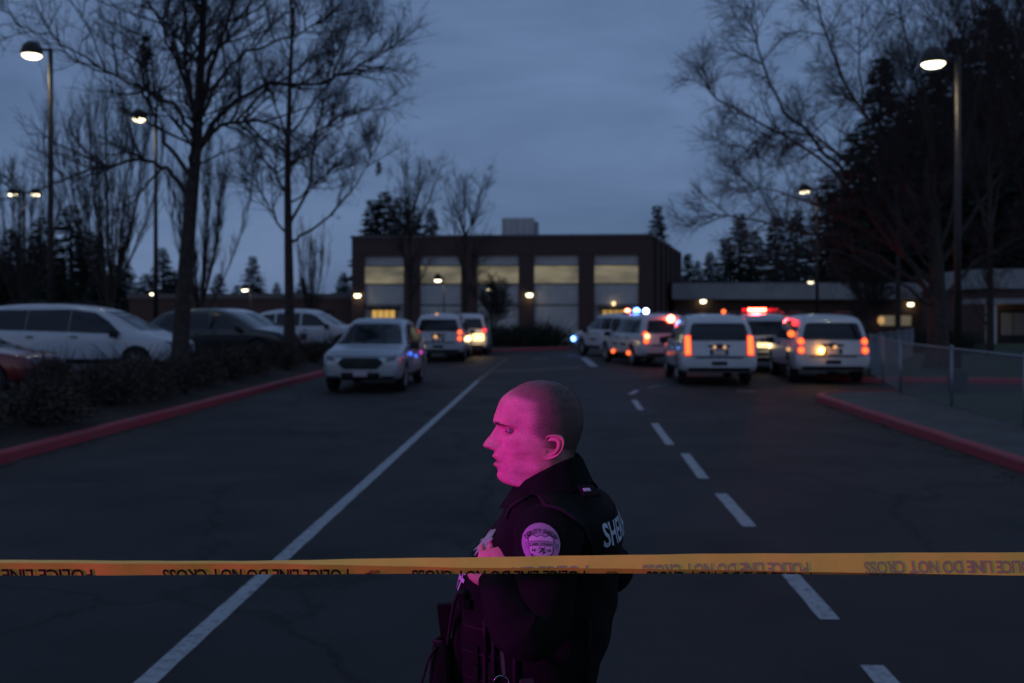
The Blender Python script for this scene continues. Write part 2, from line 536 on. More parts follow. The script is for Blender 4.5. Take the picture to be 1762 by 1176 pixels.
g0, g1 = gr(250, 1176), gr(822, 656)
dd = (g1 - g0)
strip('edge_line', dense([tuple((g0 - dd * 0.3)[:2]), tuple(g1[:2])], 0.25), 0.125, M['line'], jag=0.004)
for (xa, ya, xb, yb) in [(1500, 1146, 1560, 1215), (1330, 955, 1428, 1067), (1240, 850, 1290, 907), (1178, 781, 1211, 824), (1126, 729, 1153, 766), (1091, 689, 1103, 706)]:
    a, c = gr(xa, ya), gr(xb, yb)
    strip('lane_dash', dense([tuple(a[:2]), tuple(c[:2])], 0.2), 0.13, M['line'], jag=0.004)
strip('lane_dash', [tuple(gr(1084, 679)[:2]), tuple(gr(1097, 672)[:2])], 0.12, M['line'])
strip('lane_dash', [tuple(gr(1115, 668)[:2]), tuple(gr(1150, 661)[:2])], 0.12, M['line_old'])
strip('stop_line', dense([tuple(gr(848, 640)[:2]), tuple(gr(1000, 633)[:2])], 0.5), 0.28, M['line_old'], jag=0.02)
strip('lane_arrow', [tuple(gr(1004, 616)[:2]), tuple(gr(1012, 622)[:2]), tuple(gr(1022, 631)[:2])], 0.30, M['line'])
strip('lane_arrow', [tuple(gr(915, 617)[:2]), tuple(gr(938, 618)[:2])], 0.6, M['line_old'])
strip('bay_line', [tuple(gr(1268, 673)[:2]), tuple(gr(1300, 674)[:2])], 0.14, M['line'])
a, c = gr(822, 656), gr(872, 617)
strip('tar_seam', dense([tuple(a[:2]), tuple(c[:2])], 1.0), 0.12, mat('tar', (0.02, 0.02, 0.02), 0.5), jag=0.03)
# dead leaves and grit along the gutters
lf = MB(); r = random.Random(5)
for i in range(700):
    if r.random() < 0.55:
        Y = r.uniform(8, 30); x = lk(Y) + 0.03 + abs(r.gauss(0, 0.28))
    else:
        Y = r.uniform(8, 21.5); x = rk(Y) - 0.03 - abs(r.gauss(0, 0.25))
    s = r.uniform(0.012, 0.045); a = r.uniform(0, 6.28); z = 0.012
    lf.add([(x + s * math.cos(a + t) * (0.6 if k % 2 else 1), Y + s * math.sin(a + t), z + r.uniform(-.007, .012)) for k, t in enumerate((0, 1.5, 3.1, 4.6))], [(0, 1, 2, 3)])
tag(lf.build('gutter_leaves', M['shrub'], recalc=False), 'scattered dead leaves lying along the red kerbs', 'leaves', kind='stuff')

# ================================================================== chain link fence
fr = empty('chain_link_fence', (8.1, 15.8, 0.12))
tag(fr, 'low galvanised chain link fence between the pavement and the lawn', 'fence')
off = -Vector((8.1, 15.8, 0.12))
path = [p + Vector((0, 0, 0.12)) for p in fp]
path = path[:1] + [path[0].lerp(path[1], t) for t in (0.3, 0.6)] + path[1:]
segs = list(zip(path, path[1:]))
H = 1.16
posts = []
for a, c in segs:
    n = max(1, round((c - a).length / 2.9))
    posts += [a.lerp(c, i / n) for i in range(n)]
posts.append(path[-1])
for k, p in enumerate(posts):
    big = any((p - q).length < 0.05 for q in path)
    o = MB().tube([p + off + Vector((0, 0, -0.05)), p + off + Vector((0, 0, H))], 0.036 if big else 0.028, 8).build('post', M['galv'], fr, True)
    MB().lathe([(0.034, 0), (0.04, 0.02), (0.02, 0.05)], Matrix.Translation(p + off + Vector((0, 0, H))), 8).build('post_cap', M['galv'], o)
for a, c in segs:
    MB().tube([a + off + Vector((0, 0, H - 0.02)), c + off + Vector((0, 0, H - 0.02))], 0.021, 6).build('top_rail', M['galv'], fr, True)
    MB().tube([a + off + Vector((0, 0, 0.06)), c + off + Vector((0, 0, 0.06))], 0.004, 4).build('bottom_wire', M['galv'], fr)
wb = MB()
for a, c in segs:
    L = (c - a).length; u = (c - a).normalized(); N = int(L / 0.075)
    for i in range(-int(H / 0.075), N):
        for sgn in (1, -1):
            s0 = i * 0.075 if sgn > 0 else i * 0.075 + H
            e0, z0, e1, z1 = s0, 0.06, s0 + sgn * (H - 0.08), H - 0.02
            lo, hi = (e0, e1) if sgn > 0 else (e1, e0)
            if hi < 0 or lo > L: continue
            def cl(e):
                t = (min(max(e, 0), L) - e0) / (e1 - e0)
                return z0 + (z1 - z0) * t
            A, B = min(max(e0, 0), L), min(max(e1, 0), L)
            wb.tube([a + off + u * A + Vector((0, 0, cl(A))), a + off + u * B + Vector((0, 0, cl(B)))], 0.0021, 3, cap=False)
tag(wb.build('wire_mesh', M['galv'], fr, recalc=False), kind='stuff')

# ================================================================== school buildings
M['lit_window'] = mat('lit_window', (0.1, 0.1, 0.09), 0.3)
n = M['lit_window'].node_tree; pb = n.nodes['Principled BSDF']
t = n.nodes.new('ShaderNodeTexCoord'); mpp = n.nodes.new('ShaderNodeMapping'); mpp.inputs['Scale'].default_value = (0.35, 1, 1.1)
z = n.nodes.new('ShaderNodeTexNoise'); z.inputs['Scale'].default_value = 1.0; z.inputs['Detail'].default_value = 2
rmp = n.nodes.new('ShaderNodeValToRGB'); rmp.color_ramp.elements[0].position = 0.38; rmp.color_ramp.elements[1].position = 0.68
rmp.color_ramp.elements[0].color = (0.13, 0.118, 0.080, 1); rmp.color_ramp.elements[1].color = (0.40, 0.345, 0.215, 1)
geo_ = n.nodes.new('ShaderNodeNewGeometry')
n.links.new(geo_.outputs['Position'], mpp.inputs['Vector']); n.links.new(mpp.outputs['Vector'], z.inputs['Vector'])
n.links.new(z.outputs['Fac'], rmp.inputs['Fac']); n.links.new(rmp.outputs['Color'], pb.inputs['Emission Color'])
pb.inputs['Emission Strength'].default_value = 0.55
M['warm_window'] = glow('warm_door_window', (1.0, 0.58, 0.14), 0.55)
M['dim_window'] = glow('dim_window', (0.75, 0.62, 0.40), 0.085)
M['spandrel'] = mat('spandrel_glass', (0.20, 0.20, 0.21), 0.25, var=0.1)
M['roofing'] = mat('roofing', (0.06, 0.06, 0.06), 0.9)

SA = Vector((-10.7, 66.5, 0)); SC = Vector((9.12, 64.8, 0)); SE = Vector((14.25, 84.5, 0))
yaw = math.atan2(SC.y - SA.y, SC.x - SA.x)
school = empty('school_building', SA, yaw)
tag(school, 'two-storey dark brick school hall with five tall pale window bays', 'building')
U = (SC - SA).length
inv = (Matrix.Translation(SA) @ Matrix.Rotation(yaw, 4, 'Z')).inverted()
def part_box(parent, name, x0, x1, y0, y1, z0, z1, m):
    b = MB(); b.box((0, 0, 0), (x1 - x0, y1 - y0, z1 - z0))
    o = b.build(name, m, parent)
    o.location = ((x0 + x1) / 2, (y0 + y1) / 2, (z0 + z1) / 2)
    return o
bays = [(0.84, 3.52), (4.60, 7.35), (8.42, 11.17), (12.2, 15.1), (16.15, 19.0)]
e = inv @ SE
TOP = 7.05
edges = [0.0] + [v for bb in bays for v in bb] + [U]
# core volume behind the facade
core = MB().prism([(0.05, 0.45), (U - 0.05, 0.45), (e.x - 0.05, e.y), (0.05, e.y)], -0.1, TOP - 0.35)
core.build('core_wall', M['brick'], school)
for k in range(0, len(edges), 2):
    part_box(school, 'pier', edges[k], edges[k + 1], 0.0, 0.5, -0.1, 5.72, M['brick'])
part_box(school, 'parapet', 0, U, -0.02, 0.5, 5.72, TOP - 0.16, M['brick'])
part_box(school, 'coping', -0.08, U + 0.08, -0.10, 0.58, TOP - 0.16, TOP, M['coping'])
b = MB(); sd = Vector((e.x - U, e.y, 0)).normalized()
b.add([(U, 0.5, -0.1), (e.x, e.y, -0.1), (e.x, e.y, TOP - 0.16), (U, 0.5, TOP - 0.16)], [(0, 1, 2, 3)])
b.build('side_wall', M['brick'], school)
for i in range(6):
    p = Vector((U, 0.5, 0)).lerp(Vector((e.x, e.y, 0)), (i + 0.5) / 6)
    o = MB().box((0, 0, 3.4), (0.5, 1.2, 7.0), math.atan2(-sd.x, sd.y)).build('side_pilaster', M['brick'], school)
    o.location = p
b = MB(); b.tube([(U, 0.5, TOP - 0.1), (e.x, e.y, TOP - 0.1)], 0.14, 4); b.build('side_coping', M['coping'], school)
MB().prism([(0.1, 0.4), (U - 0.1, 0.4), (e.x - 0.1, e.y), (0.1, e.y)], TOP - 0.36, TOP - 0.3).build('roof', M['roofing'], school)
for k, (x0, x1) in enumerate(bays):
    part_box(school, 'upper_panel', x0, x1, 0.22, 0.44, 5.06, 5.72, M['concrete'])
    w = part_box(school, 'window', x0, x1, 0.27, 0.42, 3.86, 5.0, M['lit_window'])
    part_box(w, 'window_head', -(x1 - x0) / 2, (x1 - x0) / 2, -0.12, 0.07, 0.57, 0.63, M['darkmetal'])
    part_box(w, 'window_sill', -(x1 - x0) / 2, (x1 - x0) / 2, -0.14, 0.07, -0.66, -0.57, M['darkmetal'])
    part_box(school, 'wall_panel', x0, x1, 0.22, 0.44, 2.47, 3.77, M['concrete'])
    part_box(school, 'panel_joint', x0, x1, 0.27, 0.44, 2.35, 2.47, M['coping'])
    part_box(school, 'lower_panel', x0, x1, 0.22, 0.44, -0.1, 2.35, M['concrete'])
for (x0, x1) in ((1.28, 2.98), (16.6, 18.2)):
    d = part_box(school, 'door', x0, x1, 0.10, 0.215, 0.0, 2.15, M['darkmetal'])
    for j in range(4):
        wd = (x1 - x0 - 0.1) / 4
        part_box(d, 'pane', -(x1 - x0) / 2 + 0.05 + j * wd + 0.03, -(x1 - x0) / 2 + 0.05 + (j + 1) * wd - 0.03, -0.075, -0.045, 0.38, 1.0, M['warm_window'])
    c = part_box(school, 'door_canopy', x0 - 0.3, x1 + 0.3, -0.45, 0.215, 2.2, 2.32, M['darkmetal'])
o = MB().lathe([(0.02, -0.12), (0.11, -0.08), (0.11, 0.1), (0.03, 0.14)], Matrix.Translation((17.4, 0.0, 2.5)), 10).build('door_lamp', M['warm_glow'], school)
# rooftop plant
ru = empty('rooftop_air_unit', at(895, 402, 71), yaw)
ru.location.z = TOP - 0.3
tag(ru, 'pale box-shaped air handling unit on the school roof', 'air unit')
part_box(ru, 'casing', -1.25, 1.0, -0.7, 0.7, 0.1, 1.85, M['concrete'])
for j in range(5):
    part_box(ru, 'casing_seam', -1.25 + 0.45 * j + 0.2, -1.25 + 0.45 * j + 0.23, -0.72, -0.69, 0.12, 1.83, M['galv'])
o = part_box(ru, 'hood', 1.0, 1.3, -0.6, 0.6, 0.1, 1.6, M['galv'])
part_box(ru, 'base_rail', -1.2, 1.2, -0.6, 0.6, -0.03, 0.1, M['darkmetal'])
rd = empty('rooftop_duct', at(938, 402, 72), yaw); rd.location.z = TOP - 0.3
tag(rd, 'low sloping roof duct beside the air unit', 'duct')
MB().add and None
b = MB(); b.add([(-0.5, -0.4, 0), (1.0, -0.4, 0), (1.0, 0.4, 0), (-0.5, 0.4, 0), (-0.5, -0.4, .75), (0.4, -0.4, .75), (1.0, -0.4, .45), (-0.5, 0.4, .75), (0.4, 0.4, .75), (1.0, 0.4, .45)],
                [(3, 2, 1, 0), (0, 1, 6, 5, 4), (2, 3, 7, 8, 9), (0, 4, 7, 3), (4, 5, 8, 7), (5, 6, 9, 8), (1, 2, 9, 6)])
b.build('duct_casing', M['fascia'], rd)
part_box(rd, 'duct_flange', -0.54, -0.48, -0.45, 0.45, 0, 0.8, M['galv'])

# right wing, single storey
rw = empty('classroom_wing', (11.9, 73.0, 0))
tag(rw, 'long single-storey brick wing with a broad white fascia band', 'building')
part_box(rw, 'wall', 0, 30, 0.0, 9, -0.1, 2.9, M['brick'])
part_box(rw, 'fascia', -0.3, 30.3, -0.9, 9.3, 2.9, 4.05, M['fascia'])
part_box(rw, 'roof', -0.1, 30.1, -0.7, 9.1, 4.05, 4.16, M['roofing'])
part_box(rw, 'soffit', -0.28, 30.28, -0.88, 0.0, 2.84, 2.897, M['coping'])
for (x0, x1, mm) in ((2.0, 3.6, 'dim_window'), (7.2, 8.8, 'dim_window'), (15.0, 17.4, 'dim_window'), (19.5, 21.0, 'spandrel'), (22.0, 24.0, 'dim_window')):
    w = part_box(rw, 'window', x0, x1, -0.05, 0.03, 0.9, 1.75, M['darkmetal'])
    hw = (x1 - x0) / 2
    for j in range(2):
        part_box(w, 'pane', -hw + 0.05 + j * hw, -hw + (j + 1) * hw - 0.05, -0.055, -0.041, -0.37, 0.37, M[mm])
# far right block with a lit entrance
eb = empty('entrance_block', (27.6, 58.5, 0))
tag(eb, 'taller brick entrance block with a pale canopy over a lit doorway', 'building')
part_box(eb, 'wall', 1.4, 14, 2.5, 12, -0.1, 3.4, M['brick'])
part_box(eb, 'fascia', 1.1, 14.3, 2.2, 12.3, 3.4, 4.6, M['fascia'])
part_box(eb, 'canopy', 0.0, 10, 0.0, 2.5, 2.45, 2.75, M['fascia'])
for x in (0.5, 4.0, 7.5):
    part_box(eb, 'column', x, x + 0.45, 0.15, 0.6, 0.0, 2.45, M['concrete'])
d = part_box(eb, 'door', 2.2, 3.9, 2.38, 2.5, 0, 2.1, M['darkmetal'])
for j in range(2):
    part_box(d, 'pane', -0.75 + j * 0.78, -0.05 + j * 0.78, -0.075, -0.062, -0.5, 0.85, M['spandrel'])
MB().lathe([(0.02, 0), (0.16, 0.03), (0.16, 0.12), (0.1, 0.16)], Matrix.Translation((1.2, 1.2, 2.29)), 12).build('canopy_lamp', M['wall_lamp'], eb)
ld = bpy.data.lights.new('canopy_light', 'POINT'); ld.energy = 12; ld.color = (1, 0.75, 0.35); ld.shadow_soft_size = 0.15
lo = bpy.data.objects.new('canopy_light', ld); COL.objects.link(lo); lo.parent = eb; lo.location = (1.2, 1.0, 2.15)
# left low wing
lw = empty('gym_annex', (-26, 67.6, 0))
tag(lw, 'low dark brick annex running left from the school hall', 'building')
part_box(lw, 'wall', 0, 15.2, 0, 8, -0.1, 2.85, M['brick'])
part_box(lw, 'parapet', -0.1, 15.25, -0.08, 8.1, 2.85, 3.2, M['coping'])
w = part_box(lw, 'door', 13.0, 13.95, -0.07, 0.03, 0, 2.1, M['darkmetal'])
part_box(w, 'pane', -0.17, 0.17, -0.06, -0.052, -0.1, 0.75, M['warm_window'])

# ================================================================== lamps
def spot(name, parent, loc, e, col, ang=150, size=0.2, rot=(0, 0, 0)):
    d = bpy.data.lights.new(name, 'SPOT'); d.energy = e; d.color = col; d.spot_size = R(ang); d.spot_blend = 0.6; d.shadow_soft_size = size
    o = bpy.data.objects.new(name, d); COL.objects.link(o); o.parent = parent; o.location = loc; o.rotation_euler = rot
    return o
def street_lamp(loc, h, side, label, arm=0.62, twin=False, head=0.36, energy=45, group=None, lens='street'):
    t = empty('street_lamp', loc)
    tag(t, label, 'street lamp', group)
    base = MB().lathe([(0.22, 0), (0.22, 0.5), (0.19, 0.55)], None, 16).build('base', M['walk'], t)
    pf = min(1.0, h / 8.0); MB().tube([(0, 0, 0.5), (0, 0, h * 0.5), (0, 0, h)], [0.088 * pf, 0.078 * pf, 0.062 * pf], 12).build('pole', M['bronze'], t, True)
    for s in ((side, -side) if twin else (side,)):
        MB().tube([(0, 0, h - 0.06), (s * arm * 0.5, 0, h - 0.03), (s * (arm - head * 0.5), 0, h - 0.05)], 0.032, 8).build('arm', M['bronze'], t, True)
        hd = MB().lathe([(head * 0.98, -0.12), (head, -0.09), (head * 0.96, 0.0), (head * 0.8, 0.13), (head * 0.5, 0.22), (0.06, 0.26)],
                        None, 20).build('lamp_head', M['bronze'], t, True)
        hd.location = (s * arm, 0, h - 0.05)
        MB().lathe([(head * 0.88, -0.135), (head * 0.88, -0.15), (head * 0.62, -0.215), (head * 0.2, -0.24)], None, 20).build('lens', M[lens], hd, True)
        spot('lamp_light', t, (s * arm, 0, h - 0.34), energy, (1.0, 0.86, 0.6), 160, 0.2)
    return t
p = at(87, 520, 27.6)
street_lamp((p.x, 27.6, 0.395), at(87, 84, 27.6).z - 0.395, -1, 'tall bronze street lamp with a dome head behind the white minivan', arm=0.52, head=0.29)
p = at(268, 520, 37.6)
street_lamp((p.x, 37.6, 0.395), at(268, 197, 37.6).z - 0.395, -1, 'bronze street lamp in the car park between two bare trees', arm=0.62, head=0.3)
p = at(42, 520, 62)
street_lamp((p.x, 62, 0), at(42, 330, 62).z, -1, 'twin-headed street lamp at the back of the car park', arm=0.72, twin=True, head=0.34, energy=60)
p = gr(1648, 676, 0.12)
street_lamp((p.x, p.y, 0.12), at(1648, 96, p.y).z - 0.12, -1, 'tall street lamp on the lawn behind the chain link fence', arm=0.56, head=0.29, energy=55)
p = at(1406, 600, 50)
street_lamp((p.x, 50, 0.1), at(1406, 324, 50).z - 0.1, -1, 'street lamp behind the parked patrol SUVs on the right', arm=0.62, head=0.32, energy=45)
for (px, py, Y, lab) in ((1397, 481, 68, 'short lamp post in front of the white fascia wing'), (755, 477, 58, 'lamp post before the second bay of the school hall'),
                         (845, 493, 60, 'lower lamp post before the middle bay of the school hall'), (423, 494, 64, 'small lamp post beside the conifers left of the annex'),
                         (263, 500, 58, 'dim lamp post among the trees behind the parked minivan')):
    p = at(px, 560, Y)
    street_lamp((p.x + 0.3, Y, 0.0), at(px, py, Y).z, -1, lab, arm=0.36, head=0.24 if px != 263 else 0.12, energy=25)
def wall_lamp(px, py, Y, label, parent=None):
    p = at(px, py, Y)
    t = empty('wall_lamp', p); tag(t, label, 'wall lamp')
    MB().box((0, 0.16, 0.02), (0.16, 0.1, 0.36)).build('back_plate', M['darkmetal'], t)
    MB().lathe([(0.03, 0.17), (0.2, 0.13), (0.2, 0.1)], None, 14).build('shade', M['darkmetal'], t)
    MB().lathe([(0.05, -0.14), (0.19, -0.1), (0.21, 0.0), (0.19, 0.09)], None, 14).build('globe', M['wall_lamp'], t, True)
wall_lamp(615, 509, 66.2, 'wall lamp on the left corner pier of the school hall')
wall_lamp(911, 508, 65.3, 'wall lamp on the pier between the third and fourth bays')
wall_lamp(1210, 519, 72.75, 'wall lamp under the white fascia by the red flashing light bar')
wall_lamp(1567, 524, 72.75, 'wall lamp under the white fascia behind the big bare tree')
o = MB().lathe([(0.05, -0.25), (0.2, -0.2), (0.24, 0.0), (0.2, 0.22), (0.05, 0.28)], None, 12).build('porch_lamp', glow('porch_glow', (1.0, 0.55, 0.2), 0.5))
o.location = at(1516, 552, 72.9); tag(o, 'soft orange porch lamp on the brick wing wall', 'lamp')
# ================================================================== vehicles
AX = {'front': (Vector((1, 0, 0)), lambda u, v: Vector((8, u, v))), 'rear': (Vector((-1, 0, 0)), lambda u, v: Vector((-8, u, v))),
      'left': (Vector((0, 1, 0)), lambda u, v: Vector((u, 8, v))), 'right': (Vector((0, -1, 0)), lambda u, v: Vector((u, -8, v))),
      'top': (Vector((0, 0, 1)), lambda u, v: Vector((u, v, 8)))}

def decal_mesh(name, poly, side, bvh, off=0.006, depth=0.02, maxlen=0.11):
    off += 0.008
    """a panel with the outline poly that follows the body, proud of it by off"""
    nrm, mk = AX[side]
    bm = bmesh.new()
    vs = [bm.verts.new((u, v, 0)) for u, v in poly]
    bm.faces.new(vs)
    bmesh.ops.triangulate(bm, faces=bm.faces[:])
    for _ in range(6):
        long = [e for e in bm.edges if e.calc_length() > maxlen]
        if not long: break
        bmesh.ops.subdivide_edges(bm, edges=long, cuts=1)
        bmesh.ops.triangulate(bm, faces=[f for f in bm.faces if len(f.verts) > 3])
    lastd = None
    for v in bm.verts:
        o = mk(v.co.x, v.co.y)
        hit = bvh.ray_cast(o, -nrm)
        if hit[0] is None:
            hit = bvh.find_nearest(o - nrm * 6.5)
            q = hit[0].copy()
            p = o.copy()
            for k in range(3):
                if abs(nrm[k]) > 0.5: p[k] = q[k]
            v.co = p + nrm * off
        else:
            v.co = hit[0] + nrm * off
    bm.normal_update()
    if sum(f.normal.dot(nrm) * f.calc_area() for f in bm.faces) < 0:
        bmesh.ops.reverse_faces(bm, faces=bm.faces[:])
    bound = [e for e in bm.edges if e.is_boundary]
    r = bmesh.ops.extrude_edge_only(bm, edges=bound)
    for v in [g for g in r['geom'] if isinstance(g, bmesh.types.BMVert)]:
        v.co -= nrm * (off + depth)
    for f in bm.faces: f.smooth = False
    me = bpy.data.meshes.new(name)
    bm.to_mesh(me); bm.free()
    return me

def car_body(st, wheels, wr, sub=2):
    rings = []
    for (x, zb, zbelt, w, zt, wt) in st:
        half = [(0.62 * w, zb), (0.93 * w, zb + 0.015), (0.985 * w, zb + 0.10), (w, zb + 0.5 * (zbelt - zb)), (0.985 * w, zbelt - 0.06),
                (0.955 * w, zbelt), (0.955 * w + (wt - 0.955 * w) * 0.55, zbelt + (zt - zbelt) * 0.52), (wt, zt - 0.11 * min(1, (zt - zbelt) / 0.4)), (0.90 * wt, zt - 0.015), (0.5 * wt, zt + 0.012)]
        ring = [Vector((x, y, z)) for y, z in half] + [Vector((x, -y, z)) for y, z in reversed(half)]
        rings.append(ring)
    b = MB(); b.rings(rings)
    me = b.mesh('body', True)
    tmp = bpy.data.objects.new('tmp', me); COL.objects.link(tmp)
    s = tmp.modifiers.new('s', 'SUBSURF'); s.levels = sub; s.render_levels = sub
    cut = MB()
    W = max(q[3] for q in st)
    for wx in wheels:
        for sg in (1, -1):
            Mx = Matrix.Translation((wx, sg * (W - 0.17), wr)) @ Matrix.Rotation(R(90), 4, 'X')
            cut.lathe([(wr * 1.17, -0.2), (wr * 1.17, 0.2)], Mx, 24)
    cme = cut.mesh('cut')
    co = bpy.data.objects.new('cut', cme); COL.objects.link(co)
    bo = tmp.modifiers.new('b', 'BOOLEAN'); bo.operation = 'DIFFERENCE'; bo.object = co; bo.solver = 'EXACT'
    out = eval_mesh(tmp, 'body')
    s.levels = sub
    tmp.modifiers.remove(tmp.modifiers['b'])
    full = eval_mesh(tmp, 'body_full')
    bpy.data.objects.remove(tmp); bpy.data.objects.remove(co)
    auto_smooth(out, 40)
    return out, bvh_of(full)

def wheel_meshes(wr, wd=0.24):
    t = MB()
    t.lathe([(wr * 0.66, -wd / 2 + .02), (wr * 0.9, -wd / 2), (wr * 0.98, -wd / 2 + .03), (wr, -wd / 4), (wr, wd / 4), (wr * 0.98, wd / 2 - .03), (wr * 0.9, wd / 2), (wr * 0.66, wd / 2 - .02)],
            Matrix.Rotation(R(90), 4, 'X'), 28)
    tyre = t.mesh('tyre', True)
    r = MB()
    r.lathe([(wr * 0.655, wd / 2 - .03), (wr * 0.64, wd / 2 - .015), (wr * 0.58, wd / 2 - .02), (wr * 0.56, wd / 2 - .10), (0.05, wd / 2 - .10)], Matrix.Rotation(R(-90), 4, 'X'), 24)
    for k in range(6):
        a = k * math.pi / 3
        r.tube([(0, wd / 2 - .03, 0), (wr * 0.6 * math.cos(a), wd / 2 - .03, wr * 0.6 * math.sin(a))], [0.05, 0.035], 5)
    r.lathe([(0.07, wd / 2 - 0.05), (0.06, wd / 2 - 0.01)], Matrix.Rotation(R(-90), 4, 'X'), 10)
    return tyre, r.mesh('rim')

def make_vehicle(name, st, wheels, wr, paint, side_windows, doors, front, rear, extra=None, rails=True, mirror=(0.95, 1.12)):
    """builds one vehicle at the origin, facing +x; returns its root"""
    root = empty(name)
    me, bvh = car_body(st, wheels, wr)
    link_mesh('body', me, M[paint], root)
    W = max(q[3] for q in st)
    tyre, rim = wheel_meshes(wr)
    for wx in wheels:
        for sg in (1, -1):
            w = empty('wheel', (wx, sg * (W - 0.14), wr), 0 if sg > 0 else math.pi); w.parent = root
            link_mesh('tyre', tyre, M['rubber'], w); link_mesh('rim', rim, M['rim'], w)
    for sd in ('left', 'right'):
        for poly in side_windows:
            link_mesh('side_window', decal_mesh('side_window', poly, sd, bvh, 0.004), M['glass'], root)
        for (poly, (hx, hz)) in doors:
            d = link_mesh('door', decal_mesh('door', poly, sd, bvh, 0.005, maxlen=0.14), M[paint], root)
            link_mesh('handle', decal_mesh('handle', [(hx - .09, hz - .018), (hx + .09, hz - .018), (hx + .09, hz + .018), (hx - .09, hz + .018)], sd, bvh, 0.035, 0.03), M['black'], d)
        sg = 1 if sd == 'left' else -1
        mm = MB(); mx_, mz = mirror
        mm.box((mx_, sg * (W + 0.10), mz), (0.12, 0.22, 0.17)); mm.box((mx_ + 0.02, sg * (W - 0.02), mz - 0.05), (0.08, 0.12, 0.06))
        link_mesh('mirror', mm.mesh('mirror'), M['black'], root)
        link_mesh('sill', decal_mesh('sill', [(wheels[1] + wr * 1.2, st[5][1] + 0.02), (wheels[0] - wr * 1.2, st[5][1] + 0.02), (wheels[0] - wr * 1.2, st[5][1] + 0.13), (wheels[1] + wr * 1.2, st[5][1] + 0.13)], sd, bvh, 0.012), M['black'], root)
        if rails:
            zt = max(q[4] for q in st)
            MB().tube([(-W * 1.9, sg * 0.66, zt - 0.02), (-W * 1.7, sg * 0.66, zt + 0.05), (0.2, sg * 0.66, zt + 0.05), (0.4, sg * 0.66, zt - 0.01)], 0.018, 6).build('roof_rail', M['black'], root)
    for spec, sd in ((front, 'front'), (rear, 'rear')):
        for it in spec:
            nm, mm, poly = it[0], it[1], it[2]
            off = it[3] if len(it) > 3 else 0.008
            o = link_mesh(nm, decal_mesh(nm, poly, sd, bvh, off, 0.03), M[mm], root)
    root['_bvh'] = 0
    del root['_bvh']
    return root, bvh

def mirr(poly):
    return [(-u, v) for u, v in reversed(poly)]
def rect(u0, u1, v0, v1):
    return [(u0, v0), (u1, v0), (u1, v1), (u0, v1)]
def disc(u, v, r, n=12):
    return [(u + r * math.cos(2 * math.pi * k / n), v + r * math.sin(2 * math.pi * k / n)) for k in range(n)]

ST_SUV = [(-2.60, .52, .70, .88, .82, .80), (-2.58, .44, .74, .97, .86, .90), (-2.53, .40, .92, 1.0, 1.10, .92), (-2.49, .36, 1.06, 1.0, 1.30, .89),
          (-2.38, .34, 1.12, 1.01, 1.72, .82), (-2.28, .34, 1.13, 1.01, 1.86, .79), (-1.6, .32, 1.14, 1.02, 1.90, .78), (-0.6, .32, 1.13, 1.02, 1.91, .78), (0.2, .32, 1.13, 1.02, 1.88, .78),
          (0.55, .32, 1.12, 1.02, 1.80, .78), (0.95, .32, 1.11, 1.02, 1.50, .82), (1.32, .32, 1.10, 1.01, 1.22, .87), (1.5, .32, 1.08, 1.01, 1.17, .88), (2.2, .34, 1.02, .99, 1.10, .88),
          (2.45, .36, .98, .97, 1.05, .86), (2.56, .42, .90, .90, .95, .80), (2.60, .50, .80, .82, .86, .72)]
SUV_WIN = [[(-2.15, 1.20), (-1.28, 1.20), (-1.28, 1.70), (-2.02, 1.70)], [(-1.20, 1.20), (-0.22, 1.20), (-0.22, 1.72), (-1.20, 1.72)], [(-0.14, 1.20), (0.96, 1.20), (0.55, 1.66), (0.40, 1.71), (-0.14, 1.72)]]
SUV_DOOR = [([(-0.16, 0.46), (0.92, 0.46), (0.98, 1.12), (-0.16, 1.13)], (0.02, 1.02)), ([(-1.12, 0.52), (-0.20, 0.46), (-0.20, 1.13), (-1.24, 1.13), (-1.24, 0.86)], (-1.06, 1.02))]
hexa = [(-.46, .86), (-.58, .74), (-.42, .60), (.42, .60), (.58, .74), (.46, .86)]
SUV_FRONT = [('windshield', 'glass', [(-.80, 1.24), (.80, 1.24), (.68, 1.74), (-.68, 1.74)], 0.004), ('grille', 'black', [(-.55, .98), (-.55, .70), (.55, .70), (.55, .98)]),
             ('headlight', 'headlight', rect(.60, .84, .74, .98)), ('headlight', 'headlight', rect(-.84, -.60, .74, .98)), ('number_plate', 'plate', rect(-.16, .16, .50, .62), 0.02)]
